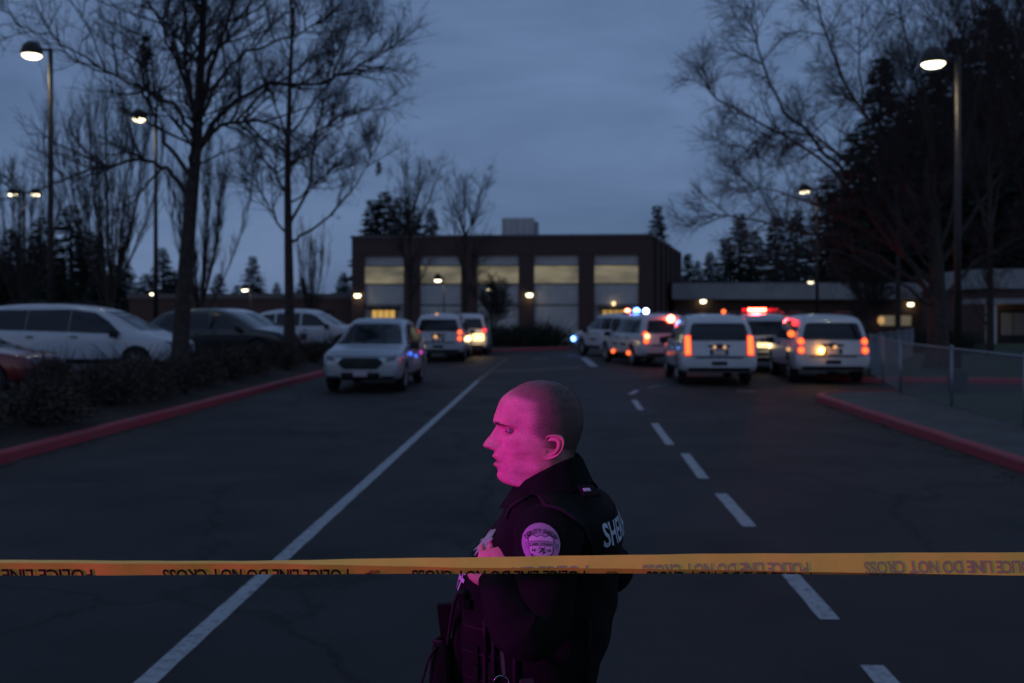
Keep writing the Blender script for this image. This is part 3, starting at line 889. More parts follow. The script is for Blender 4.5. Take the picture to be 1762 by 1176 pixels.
def suv_rear(tail):
    base = [('rear_window', 'glass', [(-.80, 1.21), (.80, 1.21), (.79, 1.30), (.70, 1.62), (.64, 1.67), (-.64, 1.67), (-.70, 1.62), (-.79, 1.30)], 0.004), ('bumper', 'white', rect(-.90, .90, .50, .74), 0.03),
            ('bumper_step', 'black', rect(-.62, .62, .745, .775), 0.035), ('number_plate', 'plate', rect(-.16, .16, .84, .95), 0.015),
            ('plate_recess', 'black', rect(-.24, .24, .83, .97), 0.004),
            ('lower_valance', 'black', rect(-.80, .80, .40, .48), 0.01), ('tow_cover', 'black', rect(-.20, .20, .56, .66), 0.04), ('tailgate_seam', 'black', rect(-.80, .80, .785, .80), 0.004)]
    base += [('emblem', 'darkmetal', [(-.30, 1.09), (-.09, 1.09), (-.09, 1.12), (.09, 1.12), (.09, 1.09), (.30, 1.09), (.27, 1.03), (.09, 1.03), (.09, 1.0), (-.09, 1.0), (-.09, 1.03), (-.27, 1.03)], 0.012)]
    if tail == 'tall':
        for s in (1, -1):
            base += [('taillight', 'tail', rect(.755, .89, .84, 1.33) if s > 0 else rect(-.89, -.755, .84, 1.33), 0.03), ('taillight_rim', 'tail_rim', rect(.735, .91, .81, 1.36) if s > 0 else rect(-.91, -.735, .81, 1.36), 0.02)]
    if tail == 'round':
        for s in (1, -1):
            for z in (0.93, 1.17):
                base += [('taillight', 'tail', disc(s * .845, z, .082), 0.03), ('taillight_rim', 'tail_rim', disc(s * .845, z, .108), 0.02)]
    if tail == 'off':
        for s in (1, -1):
            base += [('taillight', 'tail_off', rect(.77, .90, .84, 1.30) if s > 0 else rect(-.90, -.77, .84, 1.30), 0.03)]
    return base
def place(root, px, py, heading, name=None, label=None, cat='car', group=None, z=0.0, Y=None):
    p = gr(px, py, z) if Y is None else Vector((at(px, 0, Y).x, Y, z))
    root.location = (p.x, p.y, z)
    root.rotation_euler = (0, 0, R(heading))
    tag(root, label, cat, group)
    return root
ROADA = 90 - 2.6     # heading of the road, degrees from +x
def glow_ball(parent, name, loc, r, m, light=0, col=(1, 1, 1)):
    o = MB().lathe([(r * .35, -r * .9), (r * .85, -r * .5), (r, 0), (r * .85, r * .5), (r * .35, r * .9)], None, 12).build(name, M[m], parent, True)
    o.location = loc
    if light:
        d = bpy.data.lights.new(name + '_light', 'POINT'); d.energy = light; d.color = col; d.shadow_soft_size = r
        l = bpy.data.objects.new(name + '_light', d); COL.objects.link(l); l.parent = parent
        l.location = loc
    return o
def light_bar(parent, x, z, cells, half=0.58):
    bar = MB().box((x, 0, z + 0.03), (0.26, 2 * half, 0.05)).box((x, 0, z + 0.06), (0.2, 2 * half - 0.04, 0.03)).build('light_bar', M['black'], parent)
    n = len(cells)
    for i, c in enumerate(cells):
        w = 2 * half / n
        y = half - (i + 0.5) * w
        if c is None:
            MB().box((x, y, z + 0.12), (0.24, w * 0.92, 0.10)).build('bar_lens', M['tail_off'], bar)
        else:
            MB().box((x, y, z + 0.12), (0.24, w * 0.9, 0.10)).build('bar_lens', M[c], bar)
    return bar

# --- patrol SUVs seen from behind
tall, tall_b = make_vehicle('patrol_suv', ST_SUV, (1.62, -1.42), 0.39, 'white', SUV_WIN, SUV_DOOR, SUV_FRONT, suv_rear('tall'))
rnd, _ = make_vehicle('patrol_suv', ST_SUV, (1.62, -1.42), 0.39, 'white', SUV_WIN, SUV_DOOR, SUV_FRONT, suv_rear('round'))
offs, _ = make_vehicle('patrol_suv', ST_SUV, (1.62, -1.42), 0.39, 'white', SUV_WIN, SUV_DOOR, SUV_FRONT, suv_rear('off'))
G_SUV = 'white patrol SUVs parked outside the school'
def suv_at(root, px, py, heading, label, ref='rear'):
    """rear wheels on the pixel"""
    p = gr(px, py)
    h = R(heading)
    root.location = (p.x + 1.9 * math.cos(h), p.y + 1.9 * math.sin(h), 0)
    root.rotation_euler = (0, 0, h)
    return tag(root, label, 'suv', G_SUV)
v6 = copy_tree(rnd); v2 = copy_tree(rnd); v5 = copy_tree(offs); v3 = copy_tree(offs); v7 = copy_tree(rnd); v8 = copy_tree(offs)
suv_at(tall, 1231, 662, ROADA - 0.5, 'white patrol SUV with tall lit tail lamps stopped in the right lane')
suv_at(v6, 1424, 659, ROADA - 3, 'white patrol SUV with round tail lamps and a bright amber lamp by the red kerb')
suv_at(v5, 1312, 640, ROADA - 9, 'white patrol SUV with red roof light bar flashing between two others')
suv_at(v2, 757, 622, ROADA + 1.0, 'white patrol SUV in the left lane beyond the silver cruiser')
suv_at(v3, 802, 612, ROADA + 1.5, 'patrol SUV with lit rear bumper half hidden beyond another SUV in the left lane')
suv_at(v7, 1138, 630, 103, 'white patrol SUV turned left with two red lamps low on its side')
suv_at(v8, 1096, 616, 111, 'farthest white patrol SUV turned left with a blue-white front lamp')
for o in list(offs.children_recursive) + [offs]:
    bpy.data.objects.remove(o)
rb = rnd
# the round-lamp template itself stands behind the camera as the cruiser whose light bar colours the deputy
rb.location = (-6.05, -0.25, 0); rb.rotation_euler = (0, 0, R(88))
tag(rb, 'patrol SUV with a flashing red and blue light bar beside the tape', 'suv', G_SUV)
bar = light_bar(rb, 0.1, 1.93, ['red_lamp', 'red_lamp', None, 'blue_strobe', 'blue_strobe'])
light_bar(v5, 0.0, 1.92, [None, 'red_strobe', 'red_strobe', 'red_strobe', None, None], half=0.62)
d = bpy.data.lights.new('red_flash', 'POINT'); d.energy = 120; d.color = (1, 0.04, 0.06); d.shadow_soft_size = 0.2
l = bpy.data.objects.new('red_flash', d); COL.objects.link(l); l.parent = v5; l.location = (-0.35, 0.15, 2.14)
# lamps on the SUVs, with glowing pieces put in for glints and lit bumpers
glow_ball(v6, 'amber_lamp', (-2.66, 0.32, 0.93), 0.075, 'amber', 14, (1.0, 0.45, 0.08))
glow_ball(v6, 'plate_glint', (-2.62, -0.05, 1.02), 0.05, 'amber_soft')  # glowing ball put in for a reflected glint
glow_ball(v6, 'red_marker', (-1.95, 1.0, 1.36), 0.10, 'tail')
glow_ball(v6, 'red_marker', (-1.90, 0.88, 1.66), 0.09, 'red_lamp')
glow_ball(v6, 'side_marker', (-1.7, 1.03, 0.92), 0.06, 'amber_soft')
glow_ball(tall, 'plate_glint', (-2.60, 0.12, 1.04), 0.04, 'amber_soft'); glow_ball(tall, 'plate_glint', (-2.60, -0.14, 1.04), 0.04, 'amber_soft')
glow_ball(tall, 'roof_beacon', (0.2, -0.55, 1.98), 0.07, 'tail')
MB().box((-2.66, -0.25, 0.9), (0.06, 0.9, 0.14)).build('bumper_glow', M['warm_glow'], v5)  # glowing slab added for another car's headlight falling on the bumper
d = bpy.data.lights.new('added_bumper_light', 'POINT'); d.energy = 7; d.color = (1, 0.68, 0.3); d.shadow_soft_size = 0.12  # light added to brighten this bumper
l = bpy.data.objects.new('added_bumper_light', d); COL.objects.link(l); l.parent = v5; l.location = (-2.92, -0.2, 0.88)
glow_ball(v2, 'plate_glint', (-2.62, 0.1, 1.0), 0.07, 'amber_soft'); glow_ball(v2, 'roof_beacon', (-2.2, 0.1, 1.88), 0.05, 'amber_soft')
d = bpy.data.lights.new('bumper_light', 'POINT'); d.energy = 10; d.color = (1, 0.68, 0.3); d.shadow_soft_size = 0.12
l = bpy.data.objects.new('bumper_light', d); COL.objects.link(l); l.parent = v3; l.location = (-3.2, -0.6, 0.8)
MB().box((-2.66, -0.6, 0.85), (0.06, 0.5, 0.3)).build('bumper_glow', M['warm_glow'], v3)  # glowing slab put on for the lit bumper
glow_ball(v3, 'tail_glow', (-2.6, -0.86, 1.15), 0.09, 'red_lamp')
# turned SUVs: roof strobes, low side lamps
for (x, y, m_, r_) in ((0.9, 0.3, 'red_strobe', .10), (0.55, 0.05, 'blue_strobe', .13), (0.2, -0.2, 'white_strobe', .11)):
    glow_ball(v7, 'roof_strobe', (x, y, 2.0), r_, m_)
MB().box((0.5, 0.0, 1.92), (0.3, 1.2, 0.06)).build('light_bar', M['black'], v7)
glow_ball(v7, 'red_marker', (-1.3, 1.05, 0.46), 0.085, 'tail'); glow_ball(v7, 'red_marker', (0.45, 1.05, 0.46), 0.085, 'tail')
glow_ball(v7, 'rear_strobe', (-2.45, -0.15, 1.72), 0.14, 'red_strobe'); glow_ball(v7, 'tail_strobe', (-2.62, 0.82, 1.10), 0.10, 'warm_glow')
d = bpy.data.lights.new('blue_flash', 'POINT'); d.energy = 22; d.color = (0.12, 0.2, 1.0); d.shadow_soft_size = 0.15
l = bpy.data.objects.new('blue_flash', d); COL.objects.link(l); l.parent = v7; l.location = (0.55, 0.3, 2.25)
glow_ball(v8, 'front_lamp', (2.56, 0.90, 0.72), 0.11, 'white_strobe'); glow_ball(v8, 'front_lamp_blue', (2.50, 0.97, 0.72), 0.115, 'blue_strobe')
for v in (v7, v8):
    vb = tall_b
    for k, (x0, x1) in enumerate(((-0.95, -0.35), (0.05, 0.6))):
        link_mesh('side_lettering', decal_mesh('side_lettering', rect(x0, x1, 0.72, 0.80), 'left', vb, 0.012), M['black'], v)

# --- silver cruiser facing the camera
ST_CR = [(-2.50, .52, .72, .84, .84, .74), (-2.47, .42, .84, .94, 1.0, .84), (-2.38, .34, 1.0, .98, 1.2, .84), (-2.2, .30, 1.06, .99, 1.45, .76), (-1.9, .29, 1.07, 1.0, 1.68, .72),
         (-1.2, .28, 1.06, 1.0, 1.79, .71), (-0.3, .28, 1.05, 1.0, 1.81, .71), (0.2, .28, 1.05, 1.0, 1.77, .72), (0.6, .28, 1.05, 1.0, 1.60, .76), (1.0, .28, 1.05, 1.0, 1.36, .81), (1.3, .28, 1.04, 1.0, 1.18, .86),
         (1.5, .28, 1.03, .99, 1.12, .87), (2.1, .29, .98, .98, 1.04, .84), (2.34, .30, .92, .95, .97, .80), (2.46, .34, .80, .88, .87, .72), (2.50, .42, .70, .78, .76, .64)]
CR_WIN = [[(-1.95, 1.14), (-1.25, 1.12), (-1.25, 1.60), (-1.72, 1.56)], [(-1.17, 1.12), (-0.22, 1.12), (-0.22, 1.64), (-1.17, 1.62)], [(-0.14, 1.12), (0.92, 1.12), (0.42, 1.52), (0.2, 1.60), (-0.14, 1.64)]]
CR_DOOR = [([(-0.16, 0.42), (0.88, 0.42), (0.94, 1.05), (-0.16, 1.06)], (0.02, 0.96)), ([(-1.06, 0.46), (-0.20, 0.42), (-0.20, 1.06), (-1.2, 1.06), (-1.2, 0.82)], (-1.04, 0.96))]
CR_FRONT = [('windshield', 'glass', [(-.83, 1.16), (.83, 1.16), (.66, 1.66), (-.66, 1.66)], 0.004), ('grille', 'black', [(-.43, .86), (-.56, .73), (-.40, .585), (.40, .585), (.56, .73), (.43, .86)], 0.012),
            ('emblem', 'darkmetal', [(u * 1.0, v) for u, v in [(0.115 * math.cos(a), 0.725 + 0.048 * math.sin(a)) for a in [2 * math.pi * k / 14 for k in range(14)]]], 0.03),
            ('headlight', 'headlight', [(.60, .76), (.84, .80), (.88, .93), (.66, .87)], 0.01), ('headlight', 'headlight', [(-.66, .87), (-.88, .93), (-.84, .80), (-.60, .76)], 0.01),
            ('number_plate', 'plate', rect(-.17, .17, .41, .56), 0.035), ('lower_intake', 'black', rect(-.46, .46, .36, .50), 0.012),
            ('fog_lamp', 'chrome', rect(.50, .82, .355, .43), 0.02), ('fog_lamp', 'chrome', rect(-.82, -.50, .355, .43), 0.02), ('bumper_lip', 'black', rect(-.84, .84, .285, .34), 0.02),
            ('hood_seam', 'black', rect(-.70, .70, .895, .905), 0.003)]
CR_REAR = [('rear_window', 'glass', [(-.66, 1.18), (.66, 1.18), (.56, 1.58), (-.56, 1.58)], 0.004), ('taillight', 'tail_off', rect(.60, .84, .86, 1.02)), ('taillight', 'tail_off', rect(-.84, -.60, .86, 1.02)), ('bumper', 'black', rect(-.8, .8, .42, .54), 0.02)]
cr, crb = make_vehicle('patrol_cruiser', ST_CR, (1.55, -1.42), 0.36, 'silver', CR_WIN, CR_DOOR, CR_FRONT, CR_REAR, rails=False, mirror=(0.92, 1.10))
h = ROADA + 180
p = gr(628, 674)
cr.location = (p.x - 1.9 * math.cos(R(h)), p.y - 1.9 * math.sin(R(h)), 0); cr.rotation_euler = (0, 0, R(h))
tag(cr, 'silver patrol cruiser with black hexagonal grille facing down the left lane', 'car')
for (x, z_, m_, r_) in ((1.0, .90, 'blue_reflection_glow', .055), (0.1, .80, 'blue_reflection_glow', .06), (-0.9, .86, 'pink_reflection_glow', .06)):
    glow_ball(cr, 'door_reflection_glow', (x, 0.99, z_), r_, m_)  # glowing balls put in for strobe reflections on the door
link_mesh('door_decal', decal_mesh('door_decal', rect(-0.6, 0.6, 0.60, 0.78), 'left', crb, 0.012), M['plate'], cr)

# --- minivan and other parked cars
ST_VAN = [(-2.56, .46, .70, .84, .82, .76), (-2.54, .40, .84, .93, 1.02, .86), (-2.48, .34, 1.02, .96, 1.28, .82), (-2.36, .30, 1.06, .97, 1.58, .74), (-2.2, .28, 1.07, .98, 1.72, .70), (-1.5, .26, 1.06, .98, 1.77, .69),
          (-0.5, .25, 1.04, .98, 1.77, .69), (0.3, .25, 1.01, .98, 1.71, .69), (0.8, .25, .99, .98, 1.56, .71), (1.2, .25, .97, .98, 1.36, .76), (1.6, .25, .95, .97, 1.15, .80), (1.85, .26, .92, .96, 1.04, .82), (2.25, .28, .85, .93, .94, .78),
          (2.46, .30, .76, .86, .83, .72), (2.56, .38, .66, .74, .72, .60)]
VAN_WIN = [[(-2.26, 1.13), (-1.22, 1.10), (-1.22, 1.62), (-1.96, 1.62)], [(-1.20, 1.10), (-0.12, 1.07), (-0.12, 1.63), (-1.20, 1.62)], [(-0.10, 1.07), (1.24, 1.01), (0.88, 1.32), (0.50, 1.55), (-0.10, 1.63)]]
VAN_DOOR = [([(-0.08, 0.40), (1.0, 0.38), (1.12, 0.99), (-0.08, 1.02)], (0.06, 0.94)), ([(-1.08, 0.42), (-0.12, 0.40), (-0.12, 1.02), (-1.2, 1.05), (-1.2, 0.80)], (-1.06, 0.94))]
VAN_FRONT = [('windshield', 'glass', [(-.80, 1.10), (.80, 1.10), (.64, 1.58), (-.64, 1.58)], 0.004), ('grille', 'black', rect(-.40, .40, .62, .74)), ('headlight', 'headlight', [(.48, .66), (.82, .70), (.86, .84), (.56, .80)]),
             ('headlight', 'headlight', [(-.56, .80), (-.86, .84), (-.82, .70), (-.48, .66)]), ('number_plate', 'plate', rect(-.16, .16, .46, .58), 0.02), ('lower_intake', 'black', rect(-.5, .5, .33, .42), 0.01)]
VAN_REAR = [('rear_window', 'glass', [(-.70, 1.12), (.70, 1.12), (.60, 1.56), (-.60, 1.56)], 0.004), ('taillight', 'tail_off', rect(.68, .84, .86, 1.16)), ('taillight', 'tail_off', rect(-.84, -.68, .86, 1.16)), ('number_plate', 'plate', rect(-.16, .16, .80, .92), 0.02)]
van, _ = make_vehicle('minivan', ST_VAN, (1.62, -1.42), 0.34, 'white2', VAN_WIN, VAN_DOOR, VAN_FRONT, VAN_REAR, mirror=(1.1, 1.02))
Yv = 25.9
van.location = (at(153, 0, Yv).x, Yv, 0.40); van.rotation_euler = (0, 0, R(-1.5))
tag(van, 'white minivan parked side-on behind the shrubs', 'minivan')

def scale_st(st, sx, sy, sz):
    return [(a * sx, b_ * sz, c * sz, w * sy, t_ * sz, u * sy) for a, b_, c, w, t_, u in st]
def sp(poly, sx, sz):
    return [(a * sx, c * sz) for a, c in poly]
def small_car(name, paint, sx, sy, sz, wr):
    return make_vehicle(name, scale_st(ST_CR, sx, sy, sz), (1.55 * sx, -1.42 * sx), wr, paint, [sp(q, sx, sz) for q in CR_WIN],
                        [(sp(q, sx, sz), (hx * sx, hz * sz)) for q, (hx, hz) in CR_DOOR],
                        [(it[0], it[1], sp(it[2], sy, sz)) + tuple(it[3:]) for it in CR_FRONT if it[0] not in ('emblem', 'fog_lamp')],
                        [(it[0], it[1], sp(it[2], sy, sz)) + tuple(it[3:]) for it in CR_REAR], rails=False, mirror=(0.92 * sx, 1.10 * sz))[0]
def park(root, px, Y, heading, label, cat='car', z=0.40, group=None):
    root.location = (at(px, 0, Y).x, Y, z); root.rotation_euler = (0, 0, R(heading))
    return tag(root, label, cat, group)
c1 = small_car('parked_crossover', 'navy', 0.96, 0.94, 0.93, 0.35)
park(c1, 385, 33.0, -6, 'black crossover parked behind the nearest bare tree trunk', 'car')
c2 = small_car('parked_crossover', 'white', 0.95, 0.93, 0.93, 0.35)
park(c2, 412, 36.4, -6, 'white car parked behind the black crossover', 'car')
c3 = copy_tree(c2)
park(c3, 535, 38.5, -4, 'white crossover parked beside the silver patrol cruiser', 'car')
c4 = small_car('parked_car', 'redcar', 0.88, 0.90, 0.80, 0.32)
park(c4, 30, 20.8, 0, 'dark red car nosing past the rear wheel of the minivan', 'car', 0.39)
c4.location.x = at(52, 0, 19.9).x - 2.2; c4.location.y = 20.8; c4.location.z = 0.30
c5 = small_car('parked_car', 'silver', 0.90, 0.90, 0.86, 0.32)
park(c5, 190, 33.2, -4, 'silver car whose roof shows behind the white minivan', 'car')
# ================================================================== trees and shrubs
def spline(pts, n):
    """smooth polyline through the points"""
    pts = [Vector(p) for p in pts]
    if len(pts) < 3: return pts
    P = [pts[0] * 2 - pts[1]] + pts + [pts[-1] * 2 - pts[-2]]
    out = []
    for i in range(1, len(P) - 2):
        for k in range(n):
            t = k / n
            a, b_, c, d = P[i - 1], P[i], P[i + 1], P[i + 2]
            out.append(0.5 * ((2 * b_) + (c - a) * t + (2 * a - 5 * b_ + 4 * c - d) * t * t + (3 * b_ - a - 3 * c + d) * t ** 3))
    return out + [pts[-1]]

def rnd_perp(d, r):
    v = Vector((r.gauss(0, 1), r.gauss(0, 1), r.gauss(0, 1)))
    v -= d * v.dot(d)
    return v.normalized() if v.length > 1e-4 else d.orthogonal().normalized()

def sprout(mb, r, path, r0, r1, level, P):
    """children along a branch path"""
    if level >= P['levels']: return
    L = sum((b_ - a).length for a, b_ in zip(path, path[1:]))
    n = max(1, int(P['kids'][level] * (0.7 + 0.6 * r.random())))
    for _ in range(n):
        t = P['from'][level] + (1 - P['from'][level]) * (r.random() ** 0.85)
        i = min(int(t * (len(path) - 1)), len(path) - 2)
        f = t * (len(path) - 1) - i
        p = path[i].lerp(path[i + 1], f)
        d = (path[i + 1] - path[i]).normalized()
        a = R(r.uniform(*P['ang'][level]))
        dd = (d * math.cos(a) + rnd_perp(d, r) * math.sin(a)).normalized()
        dd = (dd + Vector((0, 0, P['up']))).normalized()
        ln = P['len'][level] * r.uniform(0.55, 1.25) * (1.0 - 0.45 * t)
        rr = min(r0 + (r1 - r0) * t, P['rad'][level]) * r.uniform(0.7, 1.0)
        ns = P['segs'][level]
        q = p.copy(); pts = [q.copy()]
        w = P['wander']
        for s in range(ns):
            dd = (dd + Vector((r.gauss(0, w), r.gauss(0, w), r.gauss(0, w) + P['trop']))).normalized()
            q = q + dd * (ln / ns)
            pts.append(q.copy())
        end = P['tip']
        mb.tube(pts, [rr + (end - rr) * k / ns for k in range(ns + 1)], 4 if level == 0 else 3, cap=False)
        sprout(mb, r, pts, rr, end, level + 1, P)

def px_tree(name, Y, trunk, trunk_r, limbs, P, seed, label, group=None, dz=0.0):
    r = random.Random(seed)
    base = at(trunk[0][0], trunk[0][1], Y)
    root = empty(name, base); tag(root, label, 'tree', group)
    tp = spline([at(x, y, Y) - base for x, y in trunk], 4)
    m = len(tp)
    rad = []
    for k in range(m):
        t = k / (m - 1)
        rr = trunk_r * (1 - 0.86 * t ** 0.9)
        if k < 3: rr *= 1.35 - 0.12 * k
        rad.append(rr)
    tp[0].z -= 0.25
    tb = MB(); tb.tube(tp, rad, 12, cap=False)
    crown = MB()
    sprout(crown, r, tp, trunk_r * 0.5, 0.012, 0, dict(P, **{'from': [0.42] + P['from'][1:], 'kids': [P['kids'][0] * 1.3] + P['kids'][1:]}))
    for (pts, lr, depth) in limbs:
        k = len(pts)
        l3 = [at(x, y, Y + depth * (i / (k - 1)) ** 1.1) - base for i, (x, y) in enumerate(pts)]
        path = spline(l3, 4)
        path = [p + Vector((r.gauss(0, .03), r.gauss(0, .03), r.gauss(0, .03))) if i else p for i, p in enumerate(path)]
        kk = len(path)
        lr *= P.get('thin', .78)
        tb.tube(path, [lr * (1 - 0.9 * (i / (kk - 1)) ** .8) + 0.005 for i in range(kk)], 7, cap=False)
        sprout(crown, r, path, lr, 0.012, 0, P)
    tb.build('trunk', M['bark'], root, True, recalc=False)
    crown.build('crown', M['twig'], root, recalc=False)
    return root

P1 = dict(levels=3, kids=[17, 10, 5], ang=[(30, 70), (25, 65), (25, 60)], len=[2.3, 1.0, 0.45], rad=[.035, .014, .007], segs=[5, 4, 3], wander=.13, trop=.035, up=.22, tip=.0035)
P1['from'] = [.18, .15, .2]
px_tree('bare_tree', 23.2, [(308, 662), (311, 590), (318, 480), (329, 350), (338, 250), (344, 140), (350, 20), (352, -120), (350, -260)], 0.235, [
    ([(322, 335), (290, 293), (240, 276), (160, 293), (70, 325), (0, 345)], .075, -1.0),
    ([(326, 300), (283, 240), (262, 190), (250, 90), (235, 20)], .07, 1.2),
    ([(334, 235), (300, 185), (240, 152), (165, 112), (85, 62), (20, 40)], .06, -1.6),
    ([(341, 262), (372, 222), (425, 208), (490, 222), (520, 250)], .075, -0.8),
    ([(342, 255), (396, 182), (465, 146), (560, 142), (640, 102), (678, 58)], .085, 0.6),
    ([(344, 205), (398, 112), (452, 80), (522, 58), (580, 10)], .06, -1.2),
    ([(346, 185), (378, 70), (415, -30), (440, -150)], .08, 0.8),
    ([(338, 215), (318, 110), (315, -10), (300, -150)], .09, -0.5),
    ([(337, 200), (298, 95), (262, 10), (220, -90)], .06, 1.0),
    ([(346, 120), (420, 20), (500, -60)], .05, 1.6), ([(342, 110), (270, 20), (180, -60)], .05, -1.0), ([(334, 290), (330, 260), (345, 180), (372, 60)], .06, -2.2)],
    P1, 3, 'large bare tree with thick leaning trunk in the shrub bed before the minivan')
P2 = dict(P1, kids=[16, 10, 5], len=[1.9, 0.9, 0.4])
px_tree('bare_tree', 31.0, [(498, 612), (498, 520), (496, 400), (495, 290), (498, 170), (502, 60), (500, -40)], 0.185, [
    ([(498, 418), (540, 392), (592, 342), (632, 285), (662, 222)], .06, 0.8), ([(497, 412), (470, 372), (442, 322), (400, 292)], .05, -0.8),
    ([(498, 385), (530, 322), (546, 222), (572, 112), (600, 40)], .065, -1.0), ([(496, 335), (462, 282), (432, 232), (408, 170)], .045, 1.2),
    ([(498, 285), (550, 225), (600, 192), (655, 190)], .045, -1.4), ([(497, 250), (470, 170), (440, 90), (420, 10)], .045, 0.5), ([(499, 230), (560, 150), (620, 90), (650, 40)], .045, 1.3),
    ([(499, 200), (530, 110), (560, 30)], .04, -0.6), ([(498, 350), (560, 300), (620, 250)], .04, 1.8)],
    P2, 8, 'slimmer bare tree with upswept limbs at the far end of the shrub bed')
P3 = dict(P1, kids=[24, 12, 7], len=[2.5, 1.15, 0.5], up=.10, trop=.015, rad=[.028, .012, .007])
P3['thin'] = .62
px_tree('spreading_bare_tree', 33.0, [(1614, 640), (1614, 580), (1612, 500), (1610, 430), (1598, 330), (1602, 230), (1588, 150)], 0.40, [
    ([(1606, 520), (1560, 440), (1482, 330), (1400, 242), (1338, 168), (1298, 60), (1290, 10)], .16, -2.0), ([(1604, 490), (1522, 402), (1432, 292), (1330, 222), (1232, 168), (1206, 128)], .14, 1.5),
    ([(1606, 450), (1502, 322), (1402, 236), (1310, 236), (1256, 290)], .11, -3.5), ([(1612, 430), (1540, 282), (1450, 132), (1408, 10), (1400, -70)], .13, 1.0), ([(1616, 400), (1600, 252), (1560, 80), (1530, -80)], .12, -1.5),
    ([(1620, 420), (1662, 262), (1692, 100), (1705, -60)], .12, 2.0), ([(1622, 450), (1702, 332), (1765, 262), (1860, 200)], .13, -1.5), ([(1606, 505), (1482, 432), (1352, 392), (1250, 372), (1205, 392)], .11, -1.0),
    ([(1612, 520), (1700, 440), (1790, 400), (1880, 390)], .12, 1.0), ([(1610, 470), (1540, 380), (1500, 250), (1480, 120), (1485, 0)], .1, -4.0), ([(1610, 480), (1460, 380), (1340, 330), (1270, 320)], .09, 3.0),
    ([(1610, 530), (1520, 470), (1430, 430), (1330, 430)], .09, -4.0), ([(1622, 330), (1690, 180), (1750, 60), (1800, -40)], .1, -3.0)],
    P3, 21, 'huge spreading bare tree on the lawn before the white fascia wing')

def fan_tree(seed, h, spread, stems, name):
    r = random.Random(seed)
    tb = MB(); crown = MB()
    tb.tube([(0, 0, -0.2), (0, 0, 0.5), (0.03, 0, h * 0.16)], [0.2, 0.16, 0.15], 8, cap=False)
    P = dict(levels=2, kids=[22, 8], ang=[(10, 30), (15, 40)], len=[h * 0.20, h * 0.07], rad=[.022, .009], segs=[4, 3], wander=.05, trop=.08, up=.35, tip=.004)
    P['from'] = [.15, .2]
    for s in range(stems):
        a = 2 * math.pi * s / stems + r.uniform(-.3, .3); k = spread * r.uniform(0.25, 1.0)
        z0 = h * r.uniform(0.08, 0.18); top = h * r.uniform(0.72, 1.0)
        pts = [Vector((0, 0, z0)), Vector((k * 0.45 * math.cos(a), k * 0.45 * math.sin(a), z0 + (top - z0) * 0.3)), Vector((k * 0.85 * math.cos(a), k * 0.85 * math.sin(a), z0 + (top - z0) * 0.65)), Vector((k * math.cos(a), k * math.sin(a), top))]
        path = spline(pts, 3)
        tb.tube(path, [0.05 * (1 - 0.9 * i / (len(path) - 1)) for i in range(len(path))], 5, cap=False)
        sprout(crown, r, path, .05, .01, 0, P)
    return tb.mesh('trunk', True, False), crown.mesh('crown', False, False)

fan_a = fan_tree(5, 13.0, 2.9, 19, 'a'); fan_b = fan_tree(9, 10.0, 2.6, 16, 'b')
def put_tree(name, meshes, px, Y, top_py, native_h, label, group=None, rz=0.0, base_z=0.0, mats=None, wide=1.0):
    h = at(px, top_py, Y).z - base_z
    t = empty(name, (at(px, 0, Y).x, Y, base_z), rz); tag(t, label, 'tree', group)
    s = h / native_h
    t.scale = (s * wide, s * wide, s)
    for nm, me, m in zip(('trunk', 'crown'), meshes, mats or (M['bark'], M['twig'])):
        link_mesh(nm, me, m, t)
    return t
put_tree('upright_bare_tree', fan_a, 190, 46, 85, 13.0, 'tall fan-shaped bare tree behind the white minivan', rz=1.0)
put_tree('upright_bare_tree', fan_b, 345, 50, 235, 10.0, 'fan-shaped bare tree behind the black crossover', rz=2.2)
put_tree('upright_bare_tree', fan_b, 535, 60, 385, 10.0, 'small fan-shaped bare tree before the brick annex', rz=0.5, wide=0.8)
put_tree('upright_bare_tree', fan_a, 40, 58, 250, 13.0, 'fan-shaped bare tree beneath the twin-headed lamp', rz=3.0, wide=1.1)

def round_tree(seed, h, spread, fat=1.0, k0=9):
    r = random.Random(seed); tb = MB(); crown = MB()
    tp = [Vector((0, 0, -.2)), Vector((.02, 0, h * .3)), Vector((0, .03, h * .6)), Vector((.02, 0, h * .86))]
    tb.tube(spline(tp, 3), [.13 * (1 - .9 * i / 9) for i in range(10)], 7, cap=False)
    P = dict(levels=3, kids=[k0, 6, 3], ang=[(25, 55), (25, 55), (25, 55)], len=[spread * .55, spread * .28, spread * .14], rad=[.03 * fat, .013 * fat, .008 * fat], segs=[4, 3, 2], wander=.10, trop=.04, up=.2, tip=.005 * fat)
    P['from'] = [.2, .15, .15]
    for s in range(16):
        a = r.uniform(0, 6.28); z0 = h * r.uniform(.22, .72); k = spread * r.uniform(.5, 1) * (1.25 - z0 / h)
        e = min(h * 1.0, z0 + h * r.uniform(.22, .55))
        path = spline([Vector((0, 0, z0)), Vector((k * .4 * math.cos(a), k * .4 * math.sin(a), z0 + (e - z0) * .35)), Vector((k * math.cos(a), k * math.sin(a), e))], 4)
        tb.tube(path, [.05 * (1 - .85 * i / (len(path) - 1)) for i in range(len(path))], 5, cap=False)
        sprout(crown, r, path, .04, .008, 0, P)
    return tb.mesh('trunk', True, False), crown.mesh('crown', False, False)
rt_a = round_tree(2, 9.0, 2.6, 0.8, 7); rt_b = round_tree(6, 4.5, 2.3, 1.6, 16)
put_tree('bare_tree', rt_a, 705, 53, 278, 9.0, 'thin bare tree before the second bay of the school hall', rz=0.3, base_z=0.1, wide=1.05)
put_tree('bare_tree', rt_a, 800, 56, 300, 9.0, 'thin bare tree before the pier right of the second bay', rz=2.0, base_z=0.1, wide=0.95)
